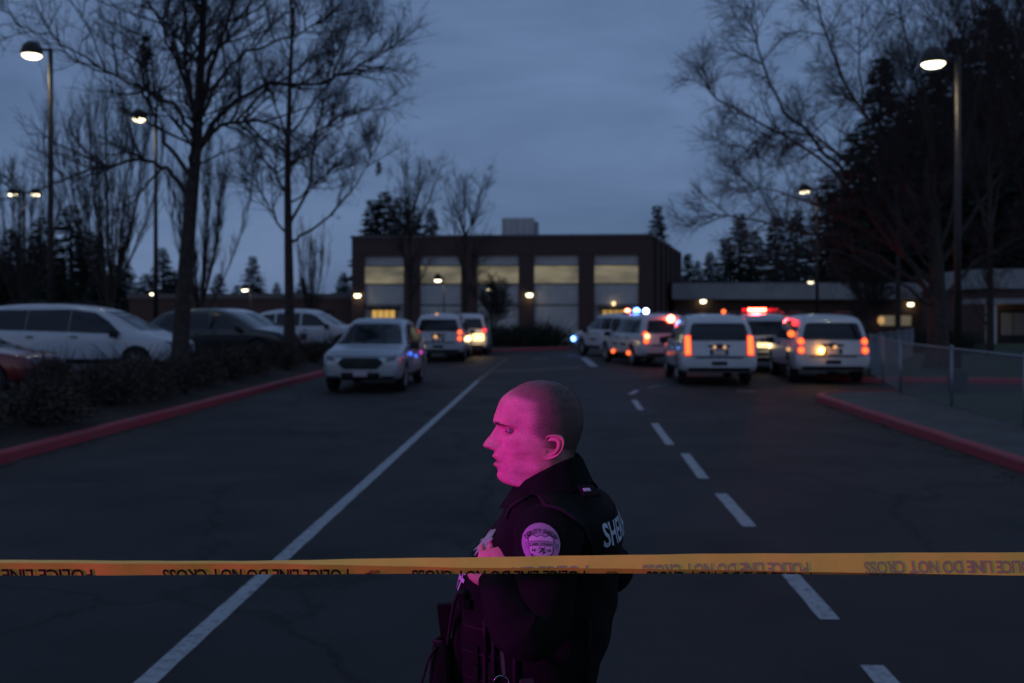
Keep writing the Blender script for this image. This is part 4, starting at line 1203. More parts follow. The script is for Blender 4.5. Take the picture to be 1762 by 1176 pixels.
put_tree('small_tree', rt_b, 846, 55, 488, 4.5, 'small dense round tree before the middle bay of the school', rz=1.1, base_z=0.1, wide=0.9)
put_tree('small_tree', rt_b, 1490, 52, 455, 4.5, 'small bare tree on the lawn left of the huge spreading tree', rz=0.7, base_z=0.1, wide=0.9)
rt_c = round_tree(14, 14.0, 5.0, 1.0, 17)
put_tree('tall_bare_tree', rt_c, 1705, 47, -70, 14.0, 'tall bare tree with a crowded crown right of the lawn lamp', rz=2.0, base_z=0.1)
put_tree('tall_bare_tree', rt_c, 1775, 40, -120, 14.0, 'tall bare tree rising before the entrance block', rz=5.0, base_z=0.1)
put_tree('tall_bare_tree', rt_c, 1545, 56, 60, 14.0, 'bare tree standing behind the huge spreading tree', rz=0.6, base_z=0.1)
put_tree('small_tree', rt_a, 1700, 42, 395, 9.0, 'slim bare tree on the lawn right of the huge spreading tree', rz=4.0, base_z=0.1, wide=1.0)

def conifer(seed, h=12.0, w=2.6, whorls=42):
    r = random.Random(seed); tb = MB(); nb = MB()
    tb.tube([(0, 0, -.2), (0, 0, h * .5), (0, 0, h * .97)], [.2, .12, .02], 6, cap=False)
    for i in range(whorls):
        t = i / (whorls - 1)
        z = h * (0.06 + 0.93 * t)
        L0 = w * (1 - t) ** 0.85 + 0.12
        for k in range(r.randint(7, 10)):
            a = r.uniform(0, 6.283); L = L0 * r.uniform(.55, 1.15)
            ca, sa = math.cos(a), math.sin(a); droop = r.uniform(.10, .42)
            n = max(4, int(L / 0.19))
            for j in range(n):
                u = (j + r.random()) / n
                x, y, zz = ca * L * u, sa * L * u, z - droop * L * u + 0.12 * L * u * u
                s = (0.40 - 0.18 * u) * r.uniform(.7, 1.3) * (0.5 + 0.5 * (1 - t) + .15)
                p = Vector((x, y, zz))
                d = Vector((ca, sa, -droop)).normalized(); sd = Vector((-sa, ca, r.uniform(-.5, .5)))
                sgn = r.choice((-1, 1))
                nb.add([p, p + d * s * 1.3 + sd * sgn * s * .9 - Vector((0, 0, .25 * s)), p + d * s * .5 + sd * sgn * s * 1.1 - Vector((0, 0, .5 * s))], [(0, 1, 2)])
                nb.add([p - sd * .3 * s, p + d * s * 1.5 - Vector((0, 0, .3 * s)), p + d * s * .3 + Vector((0, 0, -.6 * s))], [(0, 1, 2)])
    return tb.mesh('trunk', True, False), nb.mesh('crown', False, False)
con = [conifer(1), conifer(2, 12, 3.2, 40), conifer(7, 12, 2.0, 44)]
cr_rng = random.Random(77)
def conifers(lst, label, group):
    for (px, top, Y, k, wide) in lst:
        put_tree('conifer', con[k], px, Y, top, 12.0, label, group, rz=cr_rng.uniform(0, 6), mats=(M['bark'], M['needle']), wide=wide * 1.4)
conifers([(18, 392, 75, 1, 1.2), (70, 372, 80, 1, 1.2), (122, 352, 78, 1, 1.3), (165, 398, 82, 0, 1.3), (215, 440, 85, 1, 1.3), (280, 425, 80, 0, 1.2), (318, 470, 84, 1, 1.3), (375, 470, 86, 1, 1.3),
          (-40, 380, 76, 1, 1.2), (250, 470, 70, 1, 1.5), (100, 450, 66, 1, 1.5), (60, 415, 72, 1, 1.3), (140, 425, 73, 1, 1.3), (200, 455, 74, 1, 1.4), (10, 440, 66, 1, 1.5), (300, 465, 76, 1, 1.4), (345, 485, 76, 1, 1.4), (40, 455, 68, 1, 1.5), (170, 460, 69, 1, 1.4)],
         'dark conifer in the belt of evergreens behind the car park', 'conifers behind the car park')
conifers([(435, 440, 92, 0, 1.2), (477, 486, 96, 1, 1.2), (520, 478, 98, 1, 1.3), (590, 468, 99, 1, 1.2), (408, 490, 94, 1, 1.3)], 'dark conifer rising over the brick annex', 'conifers over the annex')
conifers([(640, 342, 110, 0, 1.0), (662, 328, 112, 0, 1.1), (688, 338, 111, 1, 1.0), (712, 352, 116, 0, 1.1), (742, 358, 113, 0, 0.9)], 'dark conifer showing above the left half of the school roof', 'conifers above the school roof')
conifers([(1131, 352, 104, 0, 0.85)], 'lone pointed conifer above the right corner of the school hall', None)
conifers([(1184, 436, 112, 2, 1.2), (1200, 448, 116, 0, 1.0), (1222, 432, 112, 0, 1.2), (1248, 410, 108, 0, 1.2), (1272, 366, 100, 0, 1.1), (1300, 396, 98, 1, 1.0), (1335, 372, 96, 0, 1.2), (1370, 360, 92, 1, 1.0)],
         'dark conifer in the row behind the white fascia wing', 'conifers behind the fascia wing')
conifers([(1425, 300, 86, 1, 1.0), (1470, 225, 84, 1, 0.9), (1514, 95, 82, 1, 0.8), (1560, 190, 85, 1, 1.0), (1602, 120, 83, 1, 1.0), (1650, 60, 86, 1, 0.9), (1700, 10, 82, 1, 0.9), (1575, 330, 86, 1, 1.3), (1690, 300, 86, 1, 1.3), (1450, 380, 86, 1, 1.4),
          (1530, 230, 88, 1, 1.1), (1585, 160, 88, 1, 1.0), (1668, 130, 89, 1, 1.1), (1745, 120, 88, 1, 1.0), (1480, 330, 88, 1, 1.1), (1545, 300, 87, 1, 1.3), (1625, 260, 87, 1, 1.3), (1710, 250, 87, 1, 1.3), (1770, 210, 87, 1, 1.3)],
         'towering dark fir behind the huge spreading bare tree', 'towering firs on the right')

# ------------------------------------------------------------------ shrubs and clumps of dead leaves caught in the trees
def shrub(seed, n=800, w=0.6, h=0.55, dense_=True):
    r = random.Random(seed); lb = MB(); sb = MB()
    for k in range(60):
        a = r.uniform(0, 6.28); q = w * r.uniform(.2, 1.05); z = h * r.uniform(.6, 1.35)
        sb.tube([(0, 0, -.1), (q * .5 * math.cos(a), q * .5 * math.sin(a), z * .6), (q * math.cos(a), q * math.sin(a), z)], [.012, .008, .003], 3, cap=False)
    for k in range(n):
        a = r.uniform(0, 6.28); q = w * r.random() ** .5; zz = h * (1 - (q / w) ** 2 * .6) * r.uniform(.12, 1.12)
        p = Vector((q * math.cos(a), q * math.sin(a), zz)); s = r.uniform(.018, .048)
        d = rnd_perp(Vector((0, 0, 1)), r); e = rnd_perp(d, r)
        lb.add([p - d * s, p + e * s * .55, p + d * s, p - e * s * .55], [(0, 1, 2, 3)])
    return lb.mesh('foliage', False, False), sb.mesh('stems', False, False)
sh = [shrub(1), shrub(2, 1000, .75, .62), shrub(3, 700, .5, .7)]
r = random.Random(31)
def put_shrub(x, y, z, k, s, leaf, label, group):
    t = empty('shrub', (x, y, z), r.uniform(0, 6.28)); t.scale = (s, s, s * r.uniform(.85, 1.2)); tag(t, label, 'shrub', group)
    link_mesh('foliage', sh[k][0], None, t); link_mesh('stems', sh[k][1], None, t)
for k in range(3):
    sh[k][0].materials.append(M['shrub']); sh[k][1].materials.append(M['twig'])
Y = 10.5
while Y < 43:
    for _ in range(2 if Y < 30 else 1):
        o_ = r.uniform(0.75, 2.25)
        put_shrub(lk(Y) - o_, Y + r.uniform(-.3, .3), 0.16 + 0.11 * o_, r.randrange(3), r.uniform(.75, 1.15), None, 'low brown winter shrub in the bed along the left kerb', 'shrubs along the left kerb')
    Y += r.uniform(.75, 1.1)
hm = [(m_[0].copy(), m_[1]) for m_ in sh]
for a, _ in hm:
    a.materials.clear(); a.materials.append(M['hedge'])
sh = hm
for i in range(9):
    p = at(842 + i * 14, 0, 54 + r.uniform(-.5, .5))
    put_shrub(p.x, p.y, 0.1, 1, r.uniform(1.5, 1.9), None, 'dark rounded shrub at the foot of the school hall', 'shrubs before the school hall')
for i in range(8):
    p = at(1545 + i * 17, 0, 46 + r.uniform(-1, 1))
    put_shrub(p.x, p.y, 0.1, 1, r.uniform(1.2, 1.6), None, 'dark shrub on the lawn before the brick wing windows', 'shrubs before the brick wing')

for (tree_name, pts, Yc) in (('bare_tree', ((250, 66), (247, 84), (254, 98), (248, 112)), 23.0), ('bare_tree.001', ((652, 286), (652, 296)), 31.0)):
    t = bpy.data.objects[tree_name]; b = MB()
    for (x, y) in pts:
        for k in range(40):
            p = at(x, y, Yc) - t.location + Vector((r.gauss(0, .05), r.gauss(0, .06), r.gauss(0, .07))); s_ = r.uniform(.03, .07)
            d = rnd_perp(Vector((0, 0, 1)), r); e = rnd_perp(d, r)
            b.add([p - d * s_, p + e * s_ * .6, p + d * s_, p - e * s_ * .6], [(0, 1, 2, 3)])
    b.build('dead_leaf_clump', M['twig'], t, recalc=False)
# ================================================================== the deputy
PY0 = 2.26
S = F / PY0
RX = 0.075
ROOT = Vector((RX, PY0, 0))
deputy = empty('person', ROOT)
tag(deputy, 'uniformed deputy with shaved head in black vest looking left behind the tape', 'person')
def B(px, py, lat=0.0):
    """a point of the body: photo column and row on the body's middle plane, lat metres towards the road's near side"""
    return Vector(((px - HX) / S - RX, -lat, CH - (py - HY) / S))
def Wp(px, py, Y):
    return at(px, py, Y) - ROOT
class Tab(list):
    """an evenly sampled table"""
def itp(x, tab):
    if isinstance(tab, Tab):
        u = (x - tab.x0) / tab.step
        if u <= 0: return tab[0]
        if u >= len(tab) - 1: return tab[-1]
        i = int(u); f = u - i
        return tab[i] * (1 - f) + tab[i + 1] * f
    if x <= tab[0][0]: return tab[0][1]
    for (a, b_), (c, d) in zip(tab, tab[1:]):
        if x <= c: return b_ + (d - b_) * (x - a) / (c - a)
    return tab[-1][1]
def smooth_tab(tab, n=400, win=3.0):
    xs = np.linspace(tab[0][0], tab[-1][0], n)
    ys = np.interp(xs, [a for a, _ in tab], [b_ for _, b_ in tab])
    step = xs[1] - xs[0]; k = max(1, int(win / step))
    ker = np.hanning(2 * k + 3); ker /= ker.sum()
    yp = np.pad(ys, k + 1, mode='edge')
    ys2 = np.convolve(yp, ker, mode='valid')
    out = Tab(float(v) for v in ys2); out.x0 = float(xs[0]); out.step = float(step)
    return out

FRONT = smooth_tab([(655, 930), (656, 915), (658, 905), (661, 898), (665, 890.5), (673, 877), (682, 866), (687, 861.5), (697, 857), (706, 854), (715, 850.5), (723, 848.8), (727.5, 850.2), (732, 854.6), (745, 856.5), (760, 856.5), (768, 852.5), (773, 850), (779, 850.5),
                    (784, 851), (788, 852), (792, 853), (798, 854), (803, 855), (806, 855.5), (811, 857), (818, 856.5), (825, 858.6), (830, 864.5), (833.8, 876), (836, 889), (842, 896), (855, 899), (880, 900), (905, 900)], 900, 1.6)
BACK = smooth_tab([(655, 931), (655.7, 948), (659.6, 966), (668.6, 980.7), (681, 991.4), (697, 999.5), (715, 1003), (731, 1003), (745, 1000.4), (758, 996), (768.6, 991.6), (783, 988.5), (800, 987), (830, 990), (860, 996), (905, 1005)], 900, 4)
WID = smooth_tab([(655, .004), (657, .026), (662, .046), (670, .0595), (682, .069), (697, .0745), (715, .0770), (731, .0770), (745, .0760), (758, .0738), (770, .072), (783, .0695), (795, .066), (805, .063), (815, .0595), (825, .057), (836, .058), (850, .060), (870, .066), (905, .075)], 900, 4)
CEN = [(655, 931), (662, 938), (700, 945), (800, 942), (840, 945), (905, 952)]
EXPF = smooth_tab([(655, 2.0), (700, 2.12), (722, 2.05), (738, 1.86), (758, 1.98), (790, 1.86), (815, 1.80), (836, 2.0), (905, 2.0)], 400, 8)
NOSE = smooth_tab([(655, 0), (730, 0), (734, 1.5), (739, 5.5), (749, 12.8), (755, 18.2), (758, 20.6), (761, 22.0), (764, 22.4), (767, 21.6), (769.5, 18.8), (771.5, 13), (773.4, 5.5), (775, 1.2), (777, 0), (905, 0)], 1400, 1.0)
NSIG = smooth_tab([(655, .01), (734, .0085), (748, .0095), (756, .0135), (762, .0160), (770, .0170), (775, .0150), (905, .012)], 800, 2)
NEXP = smooth_tab([(655, 2.0), (744, 2.0), (756, 2.4), (763, 3.0), (772, 3.2), (778, 2.2), (905, 2)], 800, 2)

def g2(a, sa, b_, sb):
    return math.exp(-(a / sa) ** 2 - (b_ / sb) ** 2)
def head_feature(l, py):
    """forward displacement in photo pixels at lateral distance l (m) and row py"""
    a = abs(l)
    d = itp(py, NOSE) * math.exp(-(a / itp(py, NSIG)) ** itp(py, NEXP))
    if 700 < py < 835:
        d += 6.5 * g2(a - .0165, .0042, py - 766, 4.0)          # nostril wings
        d -= 6.0 * g2(a - .0095, .0042, py - 771, 1.9)          # nostrils
        d -= 7.0 * g2(a - .0240, .0045, py - 764, 6.0)              # crease beside the wing
        d -= 15.0 * g2(a - .036, .0155, py - 737.8, 6.4)         # eye sockets
        d -= 4.5 * g2(a - .0155, .007, py - 737, 6.0)
        d += 4.2 * g2(a - .032, .022, py - 727.5, 3.8)              # brow ridge
        d += 3.6 * g2(a - .048, .018, py - 754, 11)                # cheek bones
        d -= 3.0 * g2(a - .046, .016, py - 785, 14)               # hollow of the cheek
        lip = math.exp(-(a / .0185) ** 2.6)
        d += 5.0 * lip * math.exp(-((py - 784.8) / 3.4) ** 2) * (1 - .25 * math.exp(-(a / .004) ** 2))
        d += 5.2 * lip * math.exp(-((py - 799.6) / 4.0) ** 2)
        d -= 3.6 * math.exp(-(a / .022) ** 4) * math.exp(-((py - 792.4 - a * 90) / 1.9) ** 2)
        d -= 1.6 * g2(a - .0265, .005, py - 794, 5)
        d += 1.5 * g2(a, .016, py - 819, 6)
        d -= 2.6 * g2(a - .031 - (py - 776) * .00035, .0042, py - 778, 11)
        d += 0.35 * g2(a, .03, py - 703, 1.3) - 0.35 * g2(a, .034, py - 706, 1.2)   # brow creases
    return d
def head_point(py, th):
    c, fr_, bk, w, n_ = itp(py, CEN), itp(py, FRONT), itp(py, BACK), itp(py, WID), itp(py, EXPF)
    ct, st_ = math.cos(th), math.sin(th)
    if ct >= 0:
        f = abs(ct) ** (2 / n_); l = math.copysign(abs(st_) ** (2 / n_), st_) * w
        px = c - (c - fr_) * f
        px -= head_feature(l, py) * min(1.0, f * 1.6)
    else:
        l = st_ * w; px = c - (bk - c) * ct
    k = abs(st_) * (1 if l >= 0 else -1)
    l += k * (.0024 * g2(px - 888, 15, py - 752, 9) - .0044 * g2(px - 898, 17, py - 786, 13) + .0040 * g2(px - 926, 12, py - 803, 10)
              - .0042 * g2(px - 893, 11, py - 722, 12) - .0022 * g2(px - 955, 9, py - 792, 9) + .0016 * g2(px - 878, 8, py - 812, 7) - .0012 * g2(px - 868, 5, py - 799, 7))
    return px, l
rows = sorted(set([round(v, 2) for v in list(np.concatenate([np.linspace(655.02, 660, 7), np.linspace(661, 722, 46), np.linspace(722.8, 808, 110), np.linspace(809, 838, 30), np.linspace(842, 905, 12)]))]))
NT = 176
ths = []
for k in range(NT):
    u = k / NT
    ths.append(2 * math.pi * u - 0.42 * math.sin(2 * math.pi * u) - 0.06 * math.sin(4 * math.pi * u))
head = MB(); rings = []; info = []
for py in rows:
    ring = []
    for th in ths:
        px, l = head_point(py, th)
        ring.append(B(px, py, l)); info.append((px, py, l))
    rings.append(ring)
head.rings(rings)
HAIR = [(655, 855), (672, 858), (678, 866), (682, 884), (690, 906), (700, 911), (715, 913), (730, 910.5), (740, 911), (747, 918), (752, 927), (764, 931), (768, 966), (780, 972), (790, 978), (797, 986), (806, 1010), (905, 1100)]
def hair_mask(px, py):
    e = (px - itp(py, HAIR))
    soft = 24.0 + 24.0 * max(0.0, min(1.0, (700 - py) / 25.0))
    e += 2.5 * math.sin(py * .9 + 1) * math.sin(px * .31) + 1.5 * math.sin(py * 2.3)
    v = min(1.0, max(0.0, (e + 5) / soft))
    return v * v * (3 - 2 * v) * (0.62 + 0.38 * min(1.0, max(0.0, (px - 880) / 70.0)))
# ears
EAR = [(938, 744), (945, 741.4), (955.7, 741), (964, 743.6), (967.8, 750.7), (967, 759.6), (963, 768.6), (956, 776.6), (946, 782), (938, 783.4), (933.4, 781), (934, 772), (935.5, 764), (936.5, 753)]
def ear(sg):
    cx, cy = 944.5, 763.0
    out = [Vector((x, y, 0)) for x, y in EAR]
    out = spline(out + [out[0]], 5)[:-1]
    prof = [(1.0, -.014), (1.02, 0.0), (1.0, .72), (.955, 1.0), (.90, .98), (.85, .62), (.79, .50), (.70, .82), (.60, .90), (.52, .55), (.42, -.05), (.25, -.35), (.08, -.42)]
    rr = []
    for k, (t, hh) in enumerate(prof):
        ring = []
        for q in out:
            a = math.atan2(q.y - cy, q.x - cx)
            back = 0.5 + 0.5 * math.cos(a - 0.1)          # 1 towards the back of the head
            top = max(0.0, -math.sin(a))
            lobe = max(0.0, math.sin(a)) * (1 - back)
            rim = (.0020 + .0165 * back ** .8 + .004 * top)
            frontal = (1 - back) ** 2 * (1 - .6 * top)
            h_ = hh
            if k >= 4 and lobe > 0.25:
                h_ = hh + (0.85 - hh) * min(1, (lobe - .25) * 2.2) * (1 if t > .55 else .3)
            if k in (7, 8): h_ = hh * (.35 + .65 * back)
            x = cx + (q.x - cx) * t; y = cy + (q.y - cy) * t
            base = (.0700 if k else .060) - .0085 * frontal * max(0.0, min(1.0, (t - .55) / .4))
            trag = .006 * math.exp(-((x - 939.5) / 2.2) ** 2 - ((y - 764) / 3.2) ** 2)
            lat_ = base + rim * h_ + trag - (.004 if .1 < t < .45 else 0)
            mix = min(1.0, frontal * 1.6) * max(0.0, min(1.0, (t - .28) / .2))
            lat_ = lat_ + (.0728 - lat_) * mix if k else lat_
            ring.append(B(x, y, sg * lat_))
        rr.append(ring)
    b0 = len(head.v)
    head.rings(rr if sg > 0 else [list(reversed(q)) for q in rr])
    for q in rr:
        for p in q: info.append((944, 763, 0.5))
for sg in (1, -1): ear(sg)
# eyelids: shells over the eyeballs
ER = .0122
for sg in (1, -1):
    ec = B(879.4, 737.8, sg * .0340)
    for lo, hi in ((9, 78), (-78, -12)):
        rr = []
        for i in range(7):
            el = R(lo + (hi - lo) * i / 6)
            ring = []
            for k in range(15):
                az = R(-80 + 160 * k / 14)
                rad_ = ER * 1.11
                d = Vector((-math.cos(az) * math.cos(el), -math.sin(az) * math.cos(el), math.sin(el)))
                # the opening narrows towards both corners
                if i == (0 if lo > 0 else 6):
                    el2 = el * (1 - 0.55 * (abs(az) / R(80)) ** 2)
                    d = Vector((-math.cos(az) * math.cos(el2), -math.sin(az) * math.cos(el2), math.sin(el2)))
                ring.append(ec + d * rad_)
            rr.append(ring)
        b0 = len(head.v); head.rings(rr, cap=False, closed=False)
        for i in range(7): info += [(872, 737.2, 0.45 if i == (0 if lo > 0 else 6) else 0.4)] * 15
# hidden torso and arms close the body below the clothes
tor = []
for (py, a, c, hw) in [(880, 902, 1006, .085), (900, 880, 1030, .13), (940, 850, 1045, .155), (1040, 835, 1035, .15), (1160, 835, 1015, .14), (1260, 830, 1030, .15), (1330, 840, 1030, .155)]:
    tor.append([B((a + c) / 2 - (c - a) / 2 * math.cos(2 * math.pi * k / 32), py, hw * math.sin(2 * math.pi * k / 32)) for k in range(32)])
head.rings(tor); info += [(950, 900, 0)] * (7 * 32)

# hands: palm and five bent fingers each, merged into one skin
def hand(wrist, d, palm_n, sg):
    """wrist point, direction of the hand, palm normal; sg mirrors the thumb"""
    d = Vector(d).normalized(); palm_n = Vector(palm_n); palm_n = (palm_n - d * palm_n.dot(d)).normalized()
    w = d.cross(palm_n) * sg
    hb = MB()
    rr = []
    for (t, hw, ht) in ((-.05, .027, .021), (0, .028, .020), (.02, .033, .020), (.05, .041, .019), (.082, .043, .016), (.095, .040, .012)):
        rr.append([wrist + d * t + w * (hw * math.cos(2 * math.pi * k / 16)) + palm_n * (ht * math.sin(2 * math.pi * k / 16)) for k in range(16)])
    hb.rings(rr)
    for j, (off_, ln, r_) in enumerate(((.031, .070, .0094), (.0105, .078, .0096), (-.0105, .073, .0092), (-.030, .058, .0082))):
        p = wrist + d * .085 + w * off_
        a = R(12); pts = [p - d * .02]; q = p.copy()
        dirs = [R(22), R(78), R(125)]
        pts.append(q.copy())
        for s, f_ in zip(dirs, (.46, .30, .24)):
            q = q + (d * math.cos(s) + palm_n * math.sin(s)) * (ln * f_); pts.append(q.copy())
        hb.tube(spline(pts, 3), [r_ * (1.05 - .28 * i / 12) for i in range(13)], 10)
    q = wrist + d * .022 + w * .026; pts = [q.copy()]
    for (aw, an, ln) in ((.8, .35, .035), (.45, .55, .030), (.2, .75, .024)):
        q = q + (d * .7 + w * aw + palm_n * an).normalized() * ln; pts.append(q.copy())
    hb.tube(spline(pts, 3), [.0125 - .0035 * i / 9 for i in range(10)], 10)
    o = hb.build('hand_tmp', None)
    rm = o.modifiers.new('r', 'REMESH'); rm.mode = 'VOXEL'; rm.voxel_size = .0028; rm.use_smooth_shade = True
    sm = o.modifiers.new('s', 'SMOOTH'); sm.iterations = 3; sm.factor = .5
    me = eval_mesh(o, 'hand'); bpy.data.objects.remove(o)
    vs = [v.co.copy() for v in me.vertices]; fs = [tuple(p.vertices) for p in me.polygons]
    head.add(vs, fs); info.extend([(840, 960, 0.3)] * len(vs))
LW = Wp(861, 1016, 2.078)
hand(LW, Vector((-.12, .72, .80)), Vector((.25, .8, -.6)), 1)
RW = Wp(838, 1015, 2.43)
hand(RW, Vector((.05, -.2, 1)), Vector((.3, -1.0, 0)), -1)

hm_ = head.mesh('body', True)
ca = hm_.color_attributes.new('tint', 'FLOAT_COLOR', 'POINT')
SK = Vector((.55, .27, .255)); HC = Vector((.050, .038, .034)); LIP = Vector((.42, .15, .16))
cols = np.ones((len(hm_.vertices), 4), dtype=np.float32)
for i, (px, py, l) in enumerate(info):
    c = SK.copy()
    if l not in (0.3, 0.4, 0.45, 0.5) and py < 850:
        c = c.lerp(HC, 0.84 * hair_mask(px, py))
        a = abs(l)
        lp = math.exp(-(a / .0215) ** 4) * (math.exp(-((py - 785.2) / 3.4) ** 4) + math.exp(-((py - 799.2) / 4.0) ** 4)) if px < 880 else 0
        c = c.lerp(LIP, min(1, lp) * .8)
        if px < 870:
            c = c.lerp(Vector((.10, .04, .04)), .8 * math.exp(-(a / .0215) ** 4) * math.exp(-((py - 792.4 - a * 90) / 1.7) ** 2))
        beard = g2(px - 890, 42, py - 812, 16)
        c = c.lerp(Vector((.30, .20, .17)), .30 * min(1, beard))
        br = math.exp(-((py - 727.6 - 900 * max(0, a - .034) ** 1.3 + 1.2 * math.exp(-((a - .028) / .01) ** 2)) / 2.0) ** 2) * math.exp(-((a - .028) / .016) ** 4)
        if px < 900: c = c.lerp(Vector((.10, .07, .055)), .75 * br)
    if l == 0.5: c = Vector((.56, .25, .235))
    if l == 0.4: c = Vector((.42, .20, .19))
    if l == 0.45: c = Vector((.05, .03, .028))
    cols[i, :3] = c
ca.data.foreach_set('color', cols.ravel())
skin = mat('skin', (.56, .36, .29), .42, sss=.06, bump=.30, bscale=700)
n = skin.node_tree; at_ = n.nodes.new('ShaderNodeAttribute'); at_.attribute_name = 'tint'
tcs = n.nodes.new('ShaderNodeTexCoord')
nz1 = n.nodes.new('ShaderNodeTexNoise'); nz1.inputs['Scale'].default_value = 420; nz1.inputs['Detail'].default_value = 3; nz1.inputs['Roughness'].default_value = .7
rs = n.nodes.new('ShaderNodeValToRGB'); rs.color_ramp.elements[0].position = .3; rs.color_ramp.elements[1].position = .7
rs.color_ramp.elements[0].color = (.74, .72, .72, 1); rs.color_ramp.elements[1].color = (1.22, 1.22, 1.22, 1)
nz2 = n.nodes.new('ShaderNodeTexNoise'); nz2.inputs['Scale'].default_value = 34; nz2.inputs['Detail'].default_value = 4
rs2 = n.nodes.new('ShaderNodeValToRGB'); rs2.color_ramp.elements[0].position = .3; rs2.color_ramp.elements[1].position = .7
rs2.color_ramp.elements[0].color = (.84, .80, .80, 1); rs2.color_ramp.elements[1].color = (1.1, 1.1, 1.1, 1)
ml = [n.nodes.new('ShaderNodeMix') for _ in range(2)]
for q_ in ml: q_.data_type = 'RGBA'; q_.blend_type = 'MULTIPLY'; q_.inputs['Factor'].default_value = 1
n.links.new(tcs.outputs['Object'], nz1.inputs['Vector']); n.links.new(tcs.outputs['Object'], nz2.inputs['Vector'])
n.links.new(nz1.outputs['Fac'], rs.inputs['Fac']); n.links.new(nz2.outputs['Fac'], rs2.inputs['Fac'])
n.links.new(at_.outputs['Color'], ml[0].inputs['A']); n.links.new(rs.outputs['Color'], ml[0].inputs['B'])
n.links.new(ml[0].outputs['Result'], ml[1].inputs['A']); n.links.new(rs2.outputs['Color'], ml[1].inputs['B'])
n.links.new(ml[1].outputs['Result'], n.nodes['Principled BSDF'].inputs['Base Color'])
link_mesh('body', hm_, skin, deputy)
# eyes
eye_w = mat('eye_white', (.26, .23, .23), .25); iris_m = mat('iris', (.03, .02, .015), .08)
for sg in (1, -1):
    eo = MB().lathe([(ER * math.sin(R(a)), ER * math.cos(R(a))) for a in (179, 150, 120, 90, 70, 55, 42, 35)] + [(ER * math.sin(R(34)), ER * math.cos(R(34)))], None, 20).build('eye', eye_w, deputy, True)
    eo.location = B(879.4, 737.8, sg * .0340); eo.rotation_euler = (R(sg * 6), R(-90), 0)
    MB().lathe([(ER * math.sin(R(35)) * 1.01, ER * math.cos(R(35))), (ER * .40, ER * .93), (ER * .2, ER * 1.0), (ER * .05, ER * 1.02)], None, 16).build('iris', iris_m, eo, True)
# stubble of the shaved head, eyebrows
r = random.Random(9)
hb = MB(); up = Vector((0, 0, 1))
hair_m = mat('hair', (.055, .040, .032), .6)
cnt = 0
while cnt < 15000:
    py = r.uniform(655.3, 806); th = r.uniform(0, 2 * math.pi)
    px, l = head_point(py, th)
    mk_ = hair_mask(px, py)
    if r.random() > mk_ * (0.45 + .55 * min(1, itp(py, WID) / .07)): continue
    if 933 < px < 966 and 743 < py < 782 and abs(l) > .05: continue
    p = B(px, py, l)
    nrm = Vector((p.x - B(945, 0).x, (p.y) * 1.7, (p.z - B(0, 722).z))).normalized()
    t_ = (rnd_perp(nrm, r) * .5 + nrm * .75 + Vector((.0, 0, -.5 if py > 700 else .0))).normalized()
    sdir = rnd_perp(nrm, r) * .00032
    ln = r.uniform(.0016, .0030)
    q = p - nrm * .0003
    hb.add([q - sdir, q + sdir, q + t_ * ln], [(0, 1, 2)])
    cnt += 1
hair = hb.build('hair', hair_m, deputy, recalc=False); hair['kind'] = 'stuff'
eb_ = MB()
for sg in (1, -1):
    for _ in range(420):
        l = sg * r.uniform(.011, .046); a = abs(l)
        py = 727.6 + 900 * max(0, a - .034) ** 1.3 - 1.2 * math.exp(-((a - .028) / .01) ** 2) + r.gauss(0, 1.3 + 40 * max(0, .03 - a))
        c_, fr_, w_, n_ = itp(py, CEN), itp(py, FRONT), itp(py, WID), itp(py, EXPF)
        f = (1 - (a / w_) ** n_) ** (1 / n_)
        px = c_ - (c_ - fr_) * f - head_feature(l, py) * min(1, f * 1.6)
        p = B(px, py, l)
        dr = Vector((.35, -sg * .8, r.uniform(-.1, .45))).normalized()
        sd_ = Vector((0, 0, .00032))
        q = p + Vector((.0004, 0, 0))
        eb_.add([q - sd_, q + sd_, q + dr * r.uniform(.004, .008) + Vector((-.0012, 0, 0))], [(0, 1, 2)])
o = eb_.build('eyebrows', hair_m, deputy, recalc=False); o['kind'] = 'stuff'

# ------------------------------------------------------------------ clothing
fab = mat('black_uniform_cloth', (.0052, .0080, .0066), .9, var=.25, vscale=30, bump=.35, bscale=420, spec=.12)
vestm = mat('black_vest_nylon', (.0042, .0060, .0052), .8, var=.25, vscale=24, bump=.45, bscale=520, spec=.16)
web = mat('black_webbing', (.007, .0066, .008), .65, bump=.3, bscale=600, spec=.25)
refl = mat('reflective_print', (.50, .55, .62), .5, var=.10, vscale=60)
def loft(path, radii, n=44, disp=None, upv=Vector((0, -1, 0)), expo=2.0):
    rr = []; prev = None
    m = len(path)
    for i, p in enumerate(path):
        d = (path[min(i + 1, m - 1)] - path[max(i - 1, 0)]).normalized()
        a = upv - d * upv.dot(d) if prev is None else prev - d * prev.dot(d)
        a.normalize(); prev = a
        c = d.cross(a)
        ring = []
        for k in range(n):
            t = 2 * math.pi * k / n
            ct, st_ = math.cos(t), math.sin(t)
            ra, rb_ = radii[i]
            e = disp(i / (m - 1), t) if disp else 0
            ring.append(p + a * (math.copysign(abs(ct) ** (2 / expo), ct) * (ra + e)) + c * (math.copysign(abs(st_) ** (2 / expo), st_) * (rb_ + e)))
        rr.append(ring)
    return rr
def ri(tab, ts):
    return [(itp(t, [(a, b_) for a, b_, _ in tab]), itp(t, [(a, c) for a, _, c in tab])) for t in ts]

shirt = MB()
